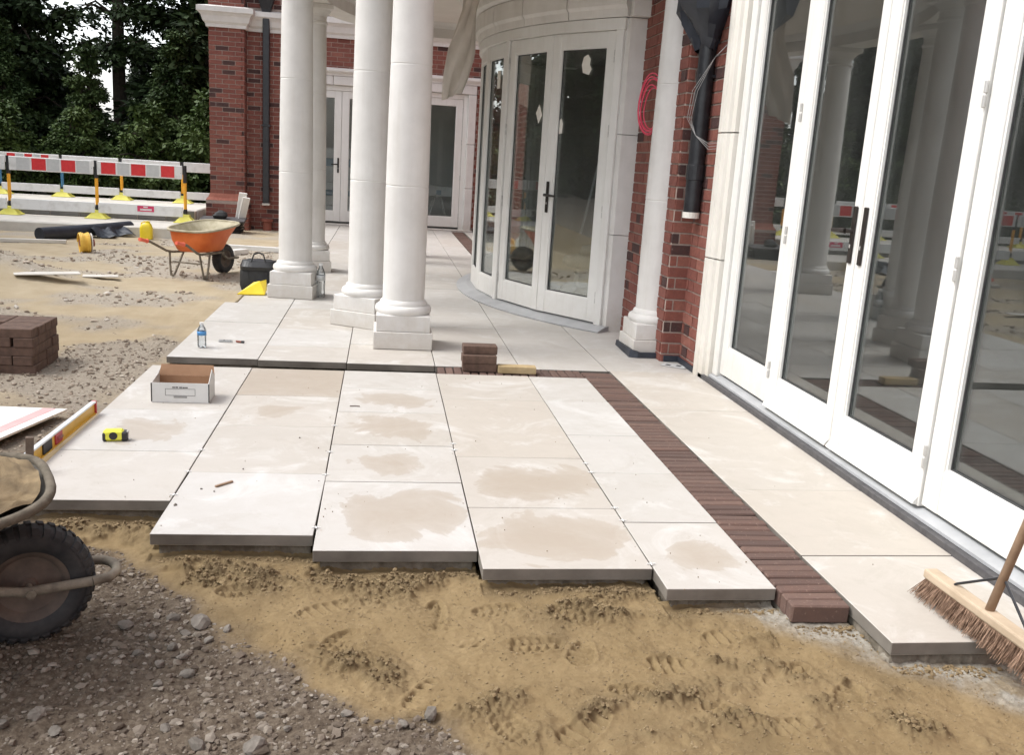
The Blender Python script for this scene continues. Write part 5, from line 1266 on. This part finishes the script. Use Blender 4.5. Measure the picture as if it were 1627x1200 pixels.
o = obj('crumpled_bag', loft([superring(.12, .09, 0, 0, 20), superring(.14, .11, .01, .05, 20), superring(.10, .08, .03, .11, 20), superring(.03, .03, .02, .15, 20), superring(.005, .005, .02, .15, 20)]), M['bag'], None, local=True); o.location = (-3.12, 18.92, gh(-3.05, 18.95)+.275); tag(o, 'small crumpled black bag on the dark sheet by the pier', 'bag')

# ------------------------------------------------------------ wall fittings
pk = empty('cable_coil', (XB-.06, 7.88, 2.03), R(20)); tag(pk, 'coil of pink cable hanging on the brick wall behind the white column', 'cable')
for i in range(5):
    r1 = .145+.018*((i*7) % 5); pts = [(-.008*i+.004*math.sin(a*3), r1*.78*math.cos(a)+.01*math.sin(i), r1*1.15*math.sin(a)-.02*math.cos(i*2)) for a in [2*math.pi*k/28 for k in range(28)]]
    obj('loop', MB().tube(pts, .0055, 6, close=True), M['cable_pink'], pk, local=True, smooth=True)
wr = empty('loose_wires', (XW-.01, 6.95, 2.0)); tag(wr, 'thin grey wires looping out of the brick wall beside the pipe', 'wire')
for i in range(3):
    pts = [Vector((0, -.17+.01*i, .42)), Vector((-.06, -.08, .33)), Vector((-.13-.02*i, .02, .10)), Vector((-.15-.015*i, .05, -.10)), Vector((-.12, .0, -.22)), Vector((-.05, -.12, -.28-.02*i)), Vector((0, -.17, -.27-.02*i))]
    obj('wire', MB().tube(pts, .0017, 6), M['wire'], wr, local=True, smooth=True)
# black plastic wrapped round the pipe head
mb = MB(); n = 22; rings = []
r_ = random.Random(12)
for k, (rad, z) in enumerate([(.072, 2.40), (.115, 2.48), (.18, 2.57), (.25, 2.66), (.29, 2.80), (.26, 3.0), (.16, 3.2)]):
    ring = []
    for j in range(n):
        a = 2*math.pi*j/n; f_ = 1+.22*math.sin(a*3+k*.7)+.12*math.sin(a*7+1.3*k)+r_.uniform(-.05, .05)
        x_ = px_+rad*f_*math.cos(a)*.95; x_ = min(x_, XW-.004); y_ = py_+.02+rad*f_*math.sin(a)*1.15; 
        if y_ > 7.15 and x_ > XB-.01: y_ = 7.15
        ring.append((x_, y_, z+.02*math.sin(a*2+k)))
    rings.append(ring)
o = obj('plastic_wrap', loft(rings, False), M['membrane']); shade_auto(o, 25); tag(o, 'black plastic sheet wrapped round the top of the drainpipe', 'plastic wrap')
# film hanging from the portico ceiling
mb = MB(); n = 26; m2 = 10; prf = [(0, .10), (.15, .085), (.35, .12), (.55, .16), (.70, .15), (.82, .14), (1, .11)]
for i in range(n+1):
    t = i/n; zc = 3.16-1.02*t; hw = np.interp(t, [p[0] for p in prf], [p[1] for p in prf]); tw_ = .5+1.1*t; cx_ = .86-.17*t
    for j in range(m2+1):
        s_ = (j/m2-.5)*2; mb.v.append((cx_+hw*s_*math.cos(tw_*.35)+.012*math.sin(j*1.7+t*5), 10.25+hw*s_*math.sin(tw_)*.5+.02*math.sin(j*1.1+t*9), zc+(.05*s_ if i == n else 0)))
for i in range(n):
    for j in range(m2): a = i*(m2+1)+j; mb.f.append((a, a+1, a+m2+2, a+m2+1))
o = obj('hanging_film', mb, M['dust_sheet'], smooth=True); o.modifiers.new('s', 'SOLIDIFY').thickness = .004; tag(o, 'beige protective film hanging down from the portico ceiling', 'film')
# paper stuck on the bay glass
def onglass(deg0, deg1, frac, z, pts, label):
    p0 = Vector((*bp(deg1), 0)); p1 = Vector((*bp(deg0), 0)); u = (p1-p0).normalized(); n = Vector((*bn(deg0, deg1), 0)); c = p0+(p1-p0)*frac-n*.028
    mb = MB(); k = len(pts)
    mb.v = [tuple(c+u*a+Vector((0,0,z+b))) for a, b in pts]+[tuple(c+n*.003+u*a+Vector((0,0,z+b))) for a, b in pts]
    mb.f = [tuple(range(k)), tuple(range(k, 2*k))[::-1]]+[(i, (i+1) % k, k+(i+1) % k, k+i) for i in range(k)]
    o = obj('glass_label', mb, M['paper']); tag(o, label, 'paper'); return o
dia = [(0, -.09), (.06, -.01), (.0, .09), (-.055, .01)]
onglass(42, 29.75, .52, 2.42, [(-.03,-.07),(.045,-.09),(.075,-.04),(.05,0),(.055,.05),(.02,.09),(-.03,.07),(-.05,.0)], 'torn beige paper taped high on the right bay door glass')
onglass(29.75, 17.5, .72, 1.98, dia, 'white diamond shaped paper on the left bay door glass')
onglass(42, 29.75, .17, 1.86, [(-.02,-.07),(.03,-.06),(.035,.03),(.01,.08),(-.03,.03)], 'small grey paper scrap on the right bay door glass')
onglass(15.9, 5.3, .55, 2.35, [(-.05,-.09),(.05,-.09),(.05,.09),(-.05,.09)], 'small white paper on the narrow bay side light')

obj('room_wall', MB().cbox((2.34, 13.38, .03), (2.74, 13.52, 2.98)), M['room'], house)
# ------------------------------------------------------------ things inside the rooms
def crumple(o, amp, sd):
    r1 = random.Random(sd); ph = [r1.uniform(0, 6.3) for _ in range(9)]
    for v in o.data.vertices:
        x, y, z = v.co
        d = math.sin(x*23+ph[0]+y*9)*math.sin(z*31+ph[1]+x*7)+.6*math.sin(y*41+ph[2]+z*17)*math.cos(x*37+ph[3])
        v.co += v.normal*amp*d
def sack(x, y, z, a, s, label, grp):
    o = obj('sack', loft([superring(.02, .02, 0, 0, 24), superring(.26, .16, 0, .01, 24), superring(.29, .185, 0, .04, 24), superring(.30, .19, 0, .07, 24), superring(.295, .185, 0, .105, 24), superring(.27, .17, 0, .14, 24), superring(.16, .10, 0, .158, 24), superring(.05, .04, 0, .165, 24), superring(.01, .01, 0, .165, 24)]), M['sack'], None, local=True); crumple(o, .016, int(x*100+z*31)); shade_auto(o, 40)
    o.location = (x, y, z); o.rotation_euler = (random.uniform(-.1,.1), random.uniform(-.1,.1), a); o.scale = (s, s, s); tag(o, label, 'sack', grp)
SKG = 'paper sacks heaped inside the bay'
for i, (x, y, z, a, s) in enumerate([(2.36,10.45,.03,.3,1),(2.42,10.4,.19,1.1,1),(2.34,10.5,.35,.1,.95),(2.75,10.7,.03,.7,1),(2.5,10.9,.03,1.5,1),(2.52,10.75,.20,.4,.9),(2.45,10.55,.50,.9,.8)]): sack(x, y, z, a, s, 'pale paper sack heaped behind the right bay door', SKG)
for i, (x, y, z, a) in enumerate([(1.68,11.4,.03,.2),(1.72,11.45,.19,1.0),(1.66,11.4,.35,.5)]): sack(x, y, z, a, .85, 'pale paper sack behind the left bay door glass', 'paper sacks behind the left bay door')
o = obj('plywood_sheet', MB().cbox((-.35, -.006, 0), (.35, .006, .75)), M['ply'], None, local=True); o.location = (2.30, 11.1, .03); o.rotation_euler = (R(-22), R(18), .3); tag(o, 'yellowish plywood sheet leaning behind the sacks in the bay', 'board')
ld = empty('stepladder', (2.75, 11.35, .03), R(35)); tag(ld, 'aluminium stepladder standing inside the bay room', 'stepladder')
for s in (-1, 1):
    obj('stile', MB().tube([(s*.24, -.32, 0), (s*.16, 0, 1.85)], .018, 6), M['silver'], ld, local=True); obj('rear_leg', MB().tube([(s*.22, .40, 0), (s*.15, .02, 1.8)], .014, 6), M['silver'], ld, local=True)
for k in range(6): zz = .28+.27*k; obj('tread', MB().cbox((-.235+.042*zz, -.32+.173*zz-.04, zz-.012), (.235-.042*zz, -.32+.173*zz+.04, zz+.012)), M['silver'], ld, local=True)
bs2 = empty('board_stack', (-1.2, 21.6, .04)); tag(bs2, 'stack of white insulation boards behind the far left door glass', 'board stack')
zz = 0
for k in range(9):
    h_ = .12+.05*(k % 3); obj('board', MB().cbox((-.9+random.uniform(-.05,.05), -.35, zz), (.62+random.uniform(-.08,.08), .5, zz+h_-.008)), M['boardwhite' if k % 4 != 3 else 'board_blue'], bs2, local=True); zz += h_
ts = empty('trestle', (1.22, 21.5, .04)); tag(ts, 'white trestle with a board on top behind the far right door glass', 'trestle')
for s in (-1, 1):
    for e in (-1, 1): obj('leg', MB().tube([(s*.06, e*.35, .62), (s*.24, e*.38, 0)], .016, 6), M['white_plastic'], ts, local=True)
    obj('brace', MB().tube([(-.2, s*.375, .14), (.2, s*.375, .14)], .012, 6), M['white_plastic'], ts, local=True)
obj('top', MB().cbox((-.75, -.42, .63), (.75, .42, .84)), M['boardwhite'], ts, local=True)
obj('bracket', MB().cbox((-.05, -.45, .66), (.06, -.425, .76)), M['board_blue'], ts, local=True)
